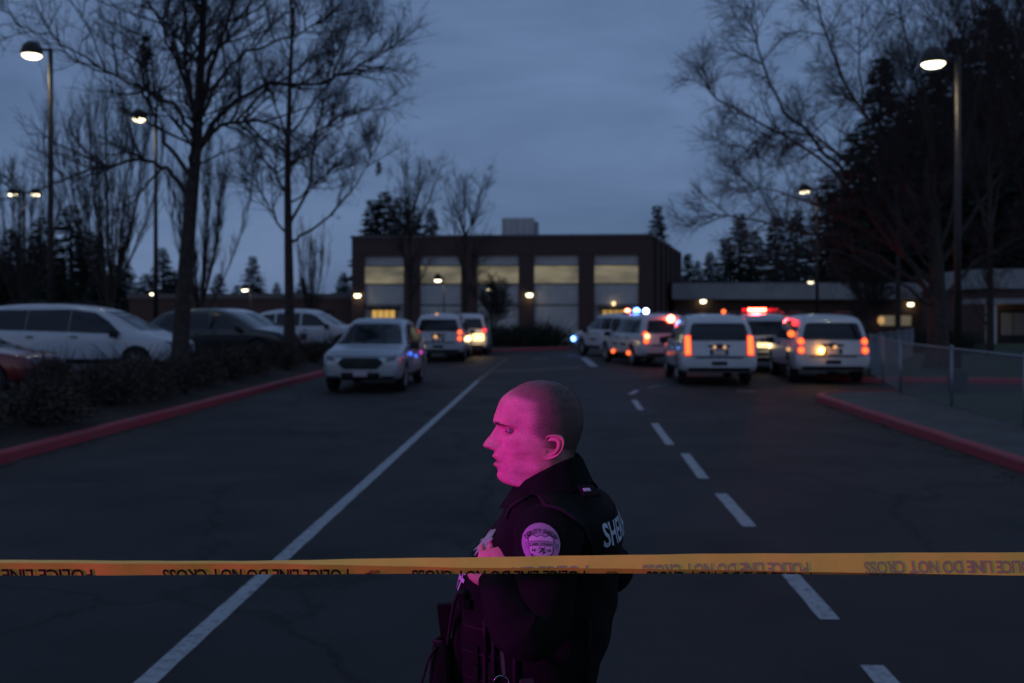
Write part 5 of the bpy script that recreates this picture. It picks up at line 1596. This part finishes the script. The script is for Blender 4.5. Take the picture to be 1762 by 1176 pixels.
# sleeves
def sleeve_disp(seed, bend):
    q = random.Random(seed); ph = [q.uniform(0, 6.28) for _ in range(10)]
    def f(t, a):
        near = math.exp(-((t - bend) / .16) ** 2)
        d = .0045 * near * math.sin(46 * t + 2.2 * math.sin(a + ph[0]) + ph[1]) * (.35 + .65 * max(0, math.cos(a - ph[2])))
        d += .0028 * math.sin(21 * t + 1.7 * math.sin(2 * a + ph[3]) + ph[4]) * (.4 + .6 * math.sin(a + ph[5]) ** 2)
        d += .0020 * math.sin(3 * a + 9 * t + ph[6]) + .0012 * math.sin(5 * a - 13 * t + ph[7])
        cuff = max(0, (t - .90) / .10)
        return d * (1 - .5 * cuff) + .003 * cuff
    return f
lp = spline([Wp(950, 905, 2.13), Wp(946, 926, 2.068), Wp(938, 1000, 2.035), Wp(926, 1068, 2.01), Wp(905, 1088, 1.998), Wp(884, 1056, 2.01), Wp(866, 1026, 2.035), Wp(858, 1001, 2.074)], 8)
ts = [i / (len(lp) - 1) for i in range(len(lp))]
shirt.rings(loft(lp, ri([(0, .060, .060), (.12, .072, .072), (.30, .066, .064), (.46, .060, .060), (.56, .060, .060), (.66, .058, .060), (.82, .053, .052), (.95, .041, .040), (1, .040, .039)], ts), 52, sleeve_disp(3, .56)))
rp_ = spline([Wp(965, 905, 2.40), Wp(985, 930, 2.46), Wp(1030, 965, 2.50), Wp(1052, 980, 2.50), Wp(1015, 1000, 2.52), Wp(930, 1010, 2.50), Wp(870, 1016, 2.46), Wp(840, 1018, 2.43)], 8)
ts = [i / (len(rp_) - 1) for i in range(len(rp_))]
shirt.rings(loft(rp_, ri([(0, .060, .060), (.12, .070, .070), (.30, .060, .060), (.45, .052, .052), (.60, .052, .052), (.82, .048, .048), (1, .040, .040)], ts), 44, sleeve_disp(6, .5)))
# shoulders under the vest
tors = [(836, 893, 1003, .074), (843, 884, 1016, .100), (851, 878, 1032, .135), (860, 874, 1046, .162), (872, 870, 1054, .182), (890, 866, 1058, .190), (930, 845, 1060, .188), (990, 812, 1052, .178), (1100, 806, 1036, .165), (1200, 812, 1022, .160), (1240, 815, 1025, .165)]
def torso_rings(tab, n, expo, disp=None, step=4, yaw_=0.0):
    Rz = Matrix.Rotation(yaw_, 3, 'Z'); piv = B(940, 0)
    tab2 = []
    for (a, b_) in zip(tab, tab[1:]):
        for k in range(step):
            f = k / step; tab2.append(tuple(x + (y - x) * f for x, y in zip(a, b_)))
    tab2.append(tab[-1])
    rr = []
    for (py, fr_, bk, hw) in tab2:
        c, A = (fr_ + bk) / 2, (bk - fr_) / 2
        ring = []
        for k in range(n):
            t = 2 * math.pi * k / n
            ct, st_ = math.cos(t), math.sin(t)
            e = disp(py, t) if disp else 0
            q = B(c - A * math.copysign(abs(ct) ** (2 / expo), ct), py, hw * math.copysign(abs(st_) ** (2 / expo), st_)) + Vector((-ct * e, -st_ * e, 0))
            if yaw_:
                k_ = Rz @ Vector((q.x - piv.x, q.y, 0)); q = Vector((piv.x + k_.x, k_.y, q.z))
            ring.append(q)
        rr.append(ring)
    return rr
shirt.rings(torso_rings(tors, 64, 2.15, lambda py, t: .0016 * math.sin(5 * t + py * .05) + .001 * math.sin(9 * t - py * .11)))
shirt_o = shirt.build('uniform_shirt', fab, deputy, True)
# collar
cb = MB(); rr = []
for (lift, grow) in ((0.0, .010), (0.33, .006), (0.66, .003), (0.92, .001), (1.0, -.001), (0.96, -.005), (0.5, -.007)):
    ring = []
    for k in range(72):
        t = 2 * math.pi * k / 72
        ct, st_ = math.cos(t), math.sin(t)
        s = (ct + 1) / 2                      # 1 at the front
        top_py = 786 + 52 * s ** 1.25 - 12 * abs(st_); bot_py = 826 + 46 * s ** 1.2
        py = bot_py + (top_py - bot_py) * lift
        fr_ = 868 + 18 * lift; bk = 1013 - 13 * lift
        c, A = (fr_ + bk) / 2, (bk - fr_) / 2
        hw = .094 - .022 * lift
        wv = .0016 * math.sin(4 * t + 3 * lift) + .0010 * math.sin(9 * t + 1.3)
        ring.append(B(c - A * ct, py, hw * st_) + Vector((-ct, -st_, 0)) * (grow + wv))
    rr.append(ring)
cb.rings(rr, cap=False)
cb.build('collar', fab, shirt_o, True)
# epaulette loop with a small grey badge
ep = MB()
ep.box(Wp(1013, 845, 2.14), (.034, .045, .005), rz=.3, rx=.35)
epo = ep.build('epaulette', vestm, shirt_o)
MB().box(Wp(1010, 843, 2.128), (.015, .010, .0025), rz=.3, rx=.38).build('epaulette_badge', refl, epo)

# vest: front and back panels over the shoulders
vest = MB()
VT = [(842, 886, 1020, .112), (850, 879, 1036, .140), (859, 874, 1048, .158), (870, 870, 1056, .168), (885, 864, 1062, .172), (900, 854, 1067, .172), (920, 836, 1070.5, .172), (945, 814, 1072, .176), (970, 801, 1070, .180), (1000, 793, 1064, .184), (1040, 788, 1060, .184), (1080, 786, 1052, .180), (1120, 786, 1041, .176), (1160, 788, 1024, .172), (1196, 793, 1018, .170)]
def vdisp(py, t):
    return .0022 * math.sin(4 * t + py * .06 + .8) * math.sin(py * .045) + .0014 * math.sin(8 * t - py * .09)
vest.rings(torso_rings(VT, 88, 2.55, vdisp, 5, R(-11)))
vest_o = vest.build('vest', vestm, deputy, True)
vbvh = bvh_of(vest_o.data); sbvh = bvh_of(shirt_o.data)
dY_ = Vector((0, 1, 0))
def on_vest(p, d, off=.003):
    h = vbvh.ray_cast(p, d)
    return (h[0] - d * off) if h[0] is not None else p
# shoulder yoke with its armhole edge, both sides
def drape(p, d, off):
    hs = [h[0] for h in (vbvh.ray_cast(p, d), sbvh.ray_cast(p, d)) if h[0] is not None]
    if not hs: return None
    return min(hs, key=lambda q: (q - p).length) - d * off
ARC = [(870, 912), (876, 898), (888, 886), (905, 878), (930, 873.5), (958, 876), (982, 888), (1000, 906), (1014, 930), (1024, 958), (1030, 985)]
NECK = [(872, 880), (876, 872), (886, 862), (900, 853), (922, 846), (950, 841), (978, 838), (1000, 838), (1022, 846), (1040, 862), (1054, 890)]
arc3 = spline([Vector((*Wp(x, y, 2.03).xz, 0)) for x, y in ARC], 3); nk3 = spline([Vector((*Wp(x, y, 2.12).xz, 0)) for x, y in NECK], 3)
for sg in (1, -1):
    yk = MB(); grid = []
    for j in range(9):
        row = []
        for a, c in zip(arc3, nk3):
            q = a.lerp(c, j / 8)
            h = drape(Vector((q.x, -1.0 * sg, q.y)), dY_ * sg if sg > 0 else -dY_, .0065 - .004 * (j / 8))
            row.append(h if h is not None else Vector((q.x, -.05 * sg, q.y)))
        grid.append(row)
    for it_ in range(3):          # cloth bridges the hollows
        for row in grid[1:-1]:
            pass
        for j in range(1, 8):
            for i in range(1, len(arc3) - 1):
                av = (grid[j - 1][i].y + grid[j + 1][i].y + grid[j][i - 1].y + grid[j][i + 1].y) / 4
                grid[j][i].y = min(grid[j][i].y, av) if sg > 0 else max(grid[j][i].y, av)
    yk.rings(grid, cap=False, closed=False)
    yo = yk.build('shoulder_yoke', vestm, vest_o, True)
    edge = [p + Vector((0, -.001 * sg, 0)) for p in grid[0]]
    MB().tube(edge, .0042, 7).build('armhole_binding', web, yo, True)
def vest_strip(name, pts2, d, w, m, off=.003):
    """a webbing strip laid on the vest; pts2 are points off the surface, d the direction to it"""
    b = MB(); ps = [on_vest(p, d, off) for p in pts2]
    b.tube(ps, w, 6)
    return b.build(name, m, vest_o, True)
dY = Vector((0, 1, 0)); dX = Vector((1, 0, 0)); dXb = Vector((-1, 0, 0))
for py in (1048, 1090, 1132, 1170):
    vest_strip('webbing_strip', [B(800 + 8 * k, py, .5) for k in range(9)], dY, .0030, web, .0005)
for px in (838, 852, 886, 1010):
    vest_strip('strap', [B(px - (0 if px < 900 else 6), 1030 + 12 * k, .5) for k in range(13)], dY, .006, web)
# side lacing slots as dark tabs
for (px, py) in ((822, 1090), (822, 1120), (836, 1068), (846, 1112), (846, 1140)):
    p = on_vest(B(px, py, .5), dY, .006)
    MB().box(p, (.010, .008, .036)).build('webbing_tab', web, vest_o)

# text helpers
# SHERIFF across the back
def back_map(u, v):
    """u to the viewer's right seen from behind (his left to right), v up"""
    d = Vector((-.88, .475, 0)); rt = Vector((.475, .88, 0))
    p = Vector((.125, -.085, 1.492 + v)) + rt * (u + .032)
    h = vbvh.ray_cast(p - d, d)
    if h[0] is None: h = vbvh.find_nearest(p)
    return h[0] - d * .0035
pan = MB(); N1, N2 = 22, 6
for j in range(N2 + 1):
    for i in range(N1 + 1):
        q = back_map(-.135 + .27 * i / N1, -.036 + .072 * j / N2)
        pan.v.append(tuple(q - Vector((.0013, -.0007, 0))))
for j in range(N2):
    for i in range(N1):
        a = j * (N1 + 1) + i; pan.f.append((a, a + 1, a + N1 + 2, a + N1 + 1)); pan.mi.append(0)
pan_o = pan.build('back_panel', vestm, vest_o, True)
vs, fs = text_2d('SHERIFF', .068, .0020, .80)
hgt = max(v[1] for v in vs) - min(v[1] for v in vs)
MB_ = MB(); MB_.add([back_map(x, y) + Vector((.0009, -.0005, 0)) for x, y in vs], fs)
tag(MB_.build('lettering', refl, pan_o, recalc=False), 'SHERIFF in pale reflective capitals')
# SHERIFF on the chest
def chest_map(u, v):
    p = Vector((-1.0, -u, 1.378 + v))
    h = vbvh.ray_cast(p, dX)
    return (h[0] - Vector((.004, 0, 0))) if h[0] is not None else p
vs, fs = text_2d('SHERIFF', .062, .0012, .82)
MB_ = MB(); MB_.add([chest_map(x, y) for x, y in vs], fs)
MB_.build('chest_lettering', refl, vest_o, recalc=False)

# shoulder patch
PC = Wp(931, 935, 1.99)
PSY = .84
def sleeve_map(u, v, off=.0012):
    p = Vector((PC.x + u, -1.0, PC.z + v * PSY))
    h = sbvh.ray_cast(p, dY)
    return (h[0] - dY * off) if h[0] is not None else Vector((p.x, -.26, p.z))
patch_m = mat('patch_cloth', (.23, .23, .30), .7, var=.08, vscale=200); ink = mat('patch_ink', (.012, .010, .016), .8); pale = mat('patch_pale', (.36, .37, .44), .7)
def patch_shape(name, poly, off, m, parent, n=6):
    bm = bmesh.new(); bm.faces.new([bm.verts.new((x, y, 0)) for x, y in poly])
    bmesh.ops.triangulate(bm, faces=bm.faces[:])
    for _ in range(4):
        lo = [e for e in bm.edges if e.calc_length() > .009]
        if not lo: break
        bmesh.ops.subdivide_edges(bm, edges=lo, cuts=1); bmesh.ops.triangulate(bm, faces=[f for f in bm.faces if len(f.verts) > 3])
    for v in bm.verts: v.co = sleeve_map(v.co.x, v.co.y, off)
    me = bpy.data.meshes.new(name); bm.to_mesh(me); bm.free()
    return link_mesh(name, me, m, parent)
def arcpts(cx, cy, rx, ry, a0, a1, n):
    return [(cx + rx * math.cos(R(a0 + (a1 - a0) * i / n)), cy + ry * math.sin(R(a0 + (a1 - a0) * i / n))) for i in range(n + 1)]
outline = arcpts(0, -.004, .0385, .046, -20, 200, 26) + arcpts(0, -.010, .0375, .040, 205, 335, 18)
patch = patch_shape('shoulder_patch', outline, .0016, patch_m, shirt_o)
patch_shape('patch_shield', [(-.027, .013), (-.017, .017), (-.008, .0135), (0, .018), (.008, .0135), (.017, .017), (.027, .013), (.025, -.004), (.0245, -.020), (.016, -.034), (0, -.042), (-.016, -.034), (-.0245, -.020), (-.025, -.004)], .0020, ink, patch)
patch_shape('shield_field', [(-.0252, .0120), (-.017, .0155), (-.008, .0120), (0, .0165), (.008, .0120), (.017, .0155), (.0252, .0120), (.0235, -.004), (.0232, -.0195), (.0152, -.0328), (0, -.0405), (-.0152, -.0328), (-.0232, -.0195), (-.0235, -.004)], .0023, pale, patch)
ban_o = [(-.0325, -.0150), (-.0285, -.0105), (-.0325, -.0035), (-.0265, -.0020), (-.0265, .0010)] + [(-.0265 + .053 * i / 10, .0010 + .0042 * math.sin(math.pi * i / 10)) for i in range(1, 10)] + [(.0265, .0010), (.0265, -.0020), (.0325, -.0035), (.0285, -.0105), (.0325, -.0150), (.0265, -.0120)] + [(.0265 - .053 * i / 10, -.0090 + .0042 * math.sin(math.pi * i / 10)) for i in range(1, 10)] + [(-.0265, -.0120)]
patch_shape('banner_edge', ban_o, .0027, ink, patch)
patch_shape('banner', [(x * .965, -.005 + (y + .005) * .86) for x, y in ban_o], .0030, patch_m, patch)
def arc_text(name, body, size, cx, cy, rad, mid, inward, m, parent, off=.0034, bold=0.00025, squeeze=.8):
    wd = [glyph_width(c, size) * squeeze for c in body]
    tot = sum(wd); s = -tot / 2
    out = MB()
    for c, w in zip(body, wd):
        a = mid + math.degrees((s + w / 2) / rad) * (1 if inward else -1); s += w
        if c == ' ': continue
        vs, fs = text_2d(c, size, bold, squeeze)
        mx_ = (max(v[0] for v in vs) + min(v[0] for v in vs)) / 2
        ar = R(a); pts = []
        for x, y in vs:
            x -= mx_
            if inward: q = (cx + math.cos(ar) * (rad - y) - math.sin(ar) * x, cy + math.sin(ar) * (rad - y) + math.cos(ar) * x)
            else: q = (cx + math.cos(ar) * (rad + y) + math.sin(ar) * x, cy + math.sin(ar) * (rad + y) - math.cos(ar) * x)
            pts.append(sleeve_map(q[0], q[1], off))
        out.add(pts, fs)
    return out.build(name, m, parent, recalc=False)
arc_text('patch_lettering', 'DEPUTY SHERIFF', .0125, 0, -.008, .0335, 90, False, ink, patch)
arc_text('patch_lettering', 'WASHINGTON', .0085, 0, -.0035, .0305, 270, True, ink, patch)
arc_text('patch_lettering', 'CLARK COUNTY', .0092, 0, -.078, .0755, 90, False, ink, patch, .0036, .0002, .74)
for s_, x in (('18', -.0155), ('50', .0155)):
    vs, fs = text_2d(s_, .0085, .0005)
    b = MB(); b.add([sleeve_map(x + u, -.0165 + v, .0034) for u, v in vs], fs); b.build('patch_lettering', ink, patch, recalc=False)
r = random.Random(3)
em = MB()
for k in range(26):
    x = r.uniform(-.008, .008); y = -.0165 + r.gauss(0, .004); s = r.uniform(.0007, .0022)
    em.add([sleeve_map(x + s * a, y + s * b_ * .7, .0034) for a, b_ in ((-1, -1), (1, -.6), (.7, 1), (-.8, .8))], [(0, 1, 2, 3)])
em.build('patch_emblem', ink, patch, recalc=False)

# chest star, pouches, radio, cord, keys, belt
star = []
for k in range(14):
    a = math.pi * k / 7 + .2; rr_ = .030 if k % 2 == 0 else .015
    star.append((rr_ * math.sin(a), rr_ * math.cos(a)))
sm_ = MB(); cz = B(0, 918).z; top_, bot_ = [], []
for (u, v) in star:
    q = on_vest(Vector((-1, -.085 - u, cz + v)), dX, .003); bot_.append(q); top_.append(q - dX * .005)
cq = on_vest(Vector((-1, -.085, cz)), dX, .014)
n_ = len(star)
sm_.add(bot_ + top_ + [cq], [(i, (i + 1) % n_, n_ + (i + 1) % n_, n_ + i) for i in range(n_)] + [(n_ + i, n_ + (i + 1) % n_, 2 * n_) for i in range(n_)])
silver = mat('badge_silver', (.55, .54, .55), .25, .9)
sb_ = sm_.build('star_badge', silver, vest_o)
MB().box(on_vest(Vector((-1, -.085, cz - .036)), dX, .006), (.008, .05, .012)).build('badge_holder', web, vest_o)
def pouch(name, px0, px1, py0, py1, lat0, lat1, m, parent=None, taper=.9):
    b = MB(); rr = []
    for i in range(7):
        f = i / 6; py = py0 + (py1 - py0) * f
        k = (taper + (1 - taper) * math.sin(math.pi * min(1, f * 1.2) * .5)) * (1 - .18 * (1 if i in (0, 6) else 0))
        cx_, A = (px0 + px1) / 2, (px1 - px0) / 2 * k; cl_, L = (lat0 + lat1) / 2, (lat1 - lat0) / 2 * k
        rr.append([B(cx_ - A * math.copysign(abs(math.cos(t)) ** .6, math.cos(t)), py, cl_ + L * math.copysign(abs(math.sin(t)) ** .6, math.sin(t))) + Vector((.0015 * math.sin(5 * t + i), 0, 0)) for t in [2 * math.pi * q / 24 for q in range(24)]])
    b.rings(rr)
    return b.build(name, m, parent or vest_o, True)
pouch('radio_pouch', 780, 812, 1030, 1150, .02, .10, vestm)
bag = pouch('drawstring_pouch', 743, 786, 1086, 1215, .03, .115, vestm, taper=.8)
pk = B(764, 1086, .07)
MB().tube([pk + Vector((-.02, 0, .0)), pk + Vector((.0, -.02, .006)), pk + Vector((.022, 0, .002)), pk + Vector((0, .022, .004)), pk + Vector((-.02, 0, .0))], .0035, 6).build('drawstring', web, bag, True)
fl = MB()
fl.rings([[B(755, 1029, .04), B(779, 1028, .04), B(779, 1028, .056), B(755, 1029, .056)], [B(757, 1050, .04), B(778, 1050, .04), B(778, 1050, .056), B(757, 1050, .056)], [B(763, 1092, .045), B(776, 1092, .045), B(776, 1092, .058), B(763, 1092, .058)]])
fl.build('note_holder', vestm, vest_o)
MB().tube(spline([B(797, 992, .10), B(787, 1012, .105), B(780, 1050, .10), B(774, 1090, .09)], 5), .0042, 7).build('radio_cord', web, vest_o, True)
MB().tube(spline([B(757, 1088, .10), B(745, 1105, .11), B(736, 1135, .112), B(733, 1150, .112), B(741, 1178, .108), B(748, 1215, .10)], 6), [.0028] * 16 + [.0045] * 6 + [.003] * 9, 6).build('pouch_cord', web, bag, True)
MB().box(B(799, 1003, .115), (.012, .02, .026), rx=.2).build('buckle', web, vest_o)
MB().box(B(806, 1012, .13), (.014, .01, .02), rz=.2).build('buckle', web, vest_o)
p0 = on_vest(B(864, 1112, .5), dY, .014)
clip_m = mat('key_clip_steel', (.32, .27, .33), .35, .9)
cl = MB(); q0 = Wp(860, 1110, 2.045); q1 = Wp(866, 1162, 2.045)
for _ in (0,):
    d_ = (q1 - q0)
    cl.rings([[q0 + Vector((-.0008, 0, 0)), q0 + Vector((.0012, 0, -.002)), q0 + Vector((.0012, .004, -.002)), q0 + Vector((-.0008, .004, 0))],
              [q0 + d_ * .18 + Vector((-.001, 0, 0)), q0 + d_ * .18 + Vector((.0065, 0, -.002)), q0 + d_ * .18 + Vector((.0065, .004, -.002)), q0 + d_ * .18 + Vector((-.001, .004, 0))],
              [q1 + Vector((-.002, 0, 0)), q1 + Vector((.0045, 0, 0)), q1 + Vector((.0045, .004, 0)), q1 + Vector((-.002, .004, 0))]])
clip = cl.build('key_clip', clip_m, deputy)
rc = Wp(862, 1176, 2.045); ring = [rc + Vector((.0155 * math.cos(2 * math.pi * k / 28), .001 * math.sin(k), .0155 * math.sin(2 * math.pi * k / 28))) for k in range(29)]
MB().tube(ring, .0011, 6, cap=False).build('key_ring', mat('key_ring_steel', (.6, .55, .62), .2, 1.0), clip, True)
# belt, trousers, boots
bt = MB(); bt.rings(torso_rings([(1205, 800, 1030, .172), (1212, 797, 1033, .175), (1246, 797, 1033, .175), (1252, 800, 1030, .172)], 48, 2.3, None, 2))
belt = bt.build('duty_belt', web, deputy, True)
MB().box(Wp(906, 1176, 2.055), (.028, .014, .012), rz=.2, rx=.4).box(Wp(903, 1186, 2.055), (.010, .012, .030)).build('belt_keeper', mat('keeper_steel', (.4, .38, .42), .3, .9), belt)
pouch('holster', 930, 985, 1215, 1360, -.24, -.165, web, belt)
pouch('belt_pouch', 915, 965, 1200, 1262, .165, .205, web, belt)
tr = MB()
tr.rings(torso_rings([(1236, 806, 1026, .166), (1290, 806, 1036, .172), (1350, 812, 1040, .176), (1400, 822, 1034, .170)], 48, 2.2, None, 3))
for sg in (1, -1):
    pth = spline([B(925, 1330, sg * .095), B(922, 1480, sg * .105), B(925, 1640, sg * .11), B(935, 1800, sg * .115), B(940, 1960, sg * .118)], 6)
    tr.rings(loft(pth, ri([(0, .088, .115), (.3, .082, .098), (.5, .070, .078), (.75, .068, .072), (1, .066, .070)], [i / (len(pth) - 1) for i in range(len(pth))]), 36, lambda t, a: .004 * math.sin(24 * t + 2 * math.sin(a)) * (.3 + t) + .002 * math.sin(3 * a + 8 * t)))
tr.build('trousers', fab, deputy, True)
for sg in (1, -1):
    bo = MB(); c0 = B(940, 0, sg * .118)
    bo.rings([[Vector((c0.x + dx - L * math.cos(t) * .5, c0.y + w_ * math.sin(t), z_)) for t in [2 * math.pi * k / 24 for k in range(24)]] for (z_, dx, L, w_) in
              ((0.004, -.075, .290, .048), (.03, -.075, .295, .050), (.055, -.072, .280, .049), (.085, -.050, .220, .047), (.11, -.018, .155, .046), (.16, .0, .125, .047), (.24, .002, .122, .050))])
    bo.build('boot', mat('black_boot_leather', (.012, .012, .012), .4), deputy, True)

# the light that colours the deputy: the near patrol SUV's light bar
LB = rb.matrix_basis @ Vector((0.1, 0, 2.06))
d = bpy.data.lights.new('bar_flash', 'SPOT'); d.energy = 1420; d.color = (1.0, .005, .84); d.spot_size = R(17); d.spot_blend = .95; d.shadow_soft_size = .14
l = bpy.data.objects.new('bar_flash', d); COL.objects.link(l)
l.location = (rb.matrix_basis @ Vector((0.35, -0.4, 2.06)))
l.rotation_euler = (Vector((0.3, 2.06, 1.70)) - l.location).to_track_quat('-Z', 'Y').to_euler()
# ================================================================== police tape
def lin(x, tab):
    return itp(x, tab)
TOPE = [(-3000, 975), (0, 968), (400, 970), (480, 968.5), (600, 966.2), (881, 962), (1200, 957), (1762, 954), (5000, 950)]
MIDE = [(-3000, 976), (0, 969.2), (400, 970.6), (480, 970), (644, 974), (800, 977.2), (1053, 978.5), (1200, 980.5), (1434, 985), (1600, 988), (1762, 990.6), (5000, 996)]
BOTE = [(-3000, 1000), (0, 993), (500, 990.3), (881, 988.7), (1200, 988.7), (1434, 990.2), (1600, 991.2), (1762, 992.4), (5000, 1004)]
def tape_Y(px):
    return 1.72 + (px - 0) / 1762 * 0.31
def tape_pt(px, py, out=0.0):
    """point of the tape's front: column along the tape, row across it; the crease stands out towards the road"""
    Y = tape_Y(px); m_, b_, t_ = lin(px, MIDE), lin(px, BOTE), lin(px, TOPE)
    if py <= m_: f = (py - t_) / max(.5, m_ - t_); e = .016 * (1 - f) + .0 * f
    else: f = (py - m_) / max(.5, b_ - m_); e = .007 * f
    return at(px, py, Y) + Vector((0, e - out, 0))
tape = empty('barrier_tape', at(881, 1000, tape_Y(881)))
tag(tape, 'folded yellow POLICE LINE DO NOT CROSS tape stretched across the road', 'tape')
T0 = Vector(tape.location)
tb = MB(); rr = []
px = -2400.0
xs_ = list(np.arange(-2400, 4200, 24.0))
rq = random.Random(2)
for x in xs_:
    t_, m_, b_ = lin(x, TOPE), lin(x, MIDE), lin(x, BOTE)
    pts = [tape_pt(x, t_), tape_pt(x, t_ + (m_ - t_) * .5), tape_pt(x, m_), tape_pt(x, m_ + (b_ - m_) * .5), tape_pt(x, b_)]
    back = [tape_pt(x, b_, -.0012), at(x, (t_ + b_) / 2, tape_Y(x)) + Vector((0, .0175, 0)), tape_pt(x, t_, -.0012)]
    w = .0012 * math.sin(x * .021) + .0008 * math.sin(x * .053 + 1)
    rr.append([p - T0 + Vector((0, w, 0)) for p in pts + back])
tb.rings(rr)
tape_m = mat('yellow_tape_film', (.92, .70, .08), .38, var=.05, vscale=30, spec=.45)
nn = tape_m.node_tree; nn.nodes['Principled BSDF'].inputs['Transmission Weight'].default_value = 0.0
o = tb.build('tape_strip', tape_m, tape)
auto_smooth(o.data, 18)
tink = mat('tape_ink', (.018, .014, .010), .5)
ghost = mat('tape_ink_seen_through', (.44, .31, .15), .45)
def tape_text(line, x0, x1, size, top_tab, limit_tab, m, nm, upside=True, slant=0.0):
    """line runs from x0 to x1 in columns; letters hang from the rows of top_tab and end at the fold"""
    wd = [glyph_width(c, 1.0) for c in line]; tot = sum(wd); k = (x1 - x0) / tot; s = 0.0
    out = MB()
    for c, w in zip(line, wd):
        cx = x1 - (s + w / 2) * k if upside else x0 + (s + w / 2) * k
        s += w
        if c == ' ': continue
        vs, fs = text_2d(c, 1.0, .02)
        mx_ = (max(v[0] for v in vs) + min(v[0] for v in vs)) / 2; y0 = min(v[1] for v in vs); hgt = .70
        bm = bmesh.new()
        bv = [bm.verts.new((-(x - mx_) * k if upside else (x - mx_) * k, (y - y0) / hgt * size, 0)) for x, y in vs]     # turned upside down: feet up
        for f in fs:
            try: bm.faces.new([bv[i] for i in f])
            except ValueError: pass
        lim = lin(cx, limit_tab) - lin(cx, top_tab) - .3
        if lim < 1: bm.free(); continue
        g = bm.verts[:] + bm.edges[:] + bm.faces[:]
        bmesh.ops.bisect_plane(bm, geom=g, plane_co=(0, lim, 0), plane_no=(0, 1, 0), clear_outer=True)
        bm.verts.index_update()
        pts = [tape_pt(cx + v.co.x + slant * v.co.y, lin(cx + v.co.x, top_tab) + v.co.y, .0009) - T0 for v in bm.verts]
        ws = [.0012 * math.sin((cx + v.co.x) * .021) + .0008 * math.sin((cx + v.co.x) * .053 + 1) for v in bm.verts]
        pts = [p + Vector((0, w_, 0)) for p, w_ in zip(pts, ws)]
        out.add(pts, [tuple(v.index for v in f.verts) for f in bm.faces])
        bm.free()
    if out.v: return out.build(nm, m, tape, recalc=False)
TXT = [(-3000, 985), (0, 980.5), (600, 980.2), (700, 981.6), (881, 982.8), (1053, 983), (1200, 984.2), (1434, 987), (1560, 989), (1762, 992), (5000, 1010)]
GHO = [(500, 990), (870, 976.4), (1053, 973), (1200, 971), (1434, 968.5), (1600, 967.0), (1762, 966.5), (5000, 962)]
PH = 'POLICE LINE DO NOT CROSS'
for (a, c) in ((-648, -276), (-226, 158), (278, 600), (708, 1008), (1112, 1398), (1495, 1770)):
    tape_text(PH, a, c, 22, TXT, BOTE, tink, 'tape_lettering')
for (a, c) in ((868, 1012), (1105, 1392), (1488, 1790)):
    tape_text(PH if a != 868 else 'POLICE LINE', a, c, 19, GHO, MIDE, ghost, 'tape_lettering_behind')
# small printed rosette between the phrases
for cx in (204, 644, 1053):
    b = MB(); rq2 = random.Random(int(cx))
    t0 = lin(cx, TXT)
    for k in range(3):
        pts = []
        n_ = 14
        rr_ = 9 - k * 3.2
        ring_o = [(cx + rr_ * math.cos(2 * math.pi * i / n_) * 1.1, t0 + 6 + rr_ * .62 * math.sin(2 * math.pi * i / n_)) for i in range(n_)]
        ring_i = [(cx + (rr_ - 1.5) * math.cos(2 * math.pi * i / n_) * 1.1, t0 + 6 + (rr_ - 1.5) * .62 * math.sin(2 * math.pi * i / n_)) for i in range(n_)]
        lim = lin(cx, BOTE) - .4
        P_ = [tape_pt(x, min(y, lim), .0010) - T0 for x, y in ring_o + ring_i]
        b.add(P_, [(i, (i + 1) % n_, n_ + (i + 1) % n_, n_ + i) for i in range(n_) if i % 5 != k])
    for k in range(4):
        x = cx - 16 + k * 3; b.add([tape_pt(x, t0 + 7, .001) - T0, tape_pt(x + 2, t0 + 6, .001) - T0, tape_pt(x + 2.2, t0 + 8, .001) - T0, tape_pt(x + .3, t0 + 9, .001) - T0], [(0, 1, 2, 3)])
    b.build('tape_emblem', tink, tape, recalc=False)
# posts that hold the ends, outside the frame
for (xx, lab) in ((-2400, 'orange delineator post holding one end of the police tape on the kerb side'), (4176, 'orange delineator post holding the other end of the police tape by the lawn side')):
    p = tape_pt(xx, 985)
    t = empty('delineator_post', (p.x, p.y + .05, 0)); tag(t, lab, 'post')
    MB().lathe([(.18, 0.0), (.18, .03), (.08, .07)], None, 20).build('base', M['rubber'], t)
    MB().lathe([(.05, .07), (.045, .6), (.04, 1.15), (.03, 1.2)], None, 16).build('tube', mat('orange_plastic', (.6, .16, .03), .5), t, True)
    MB().lathe([(.0485, .75), (.0475, .88)], None, 16).build('reflective_band', refl, t, True)
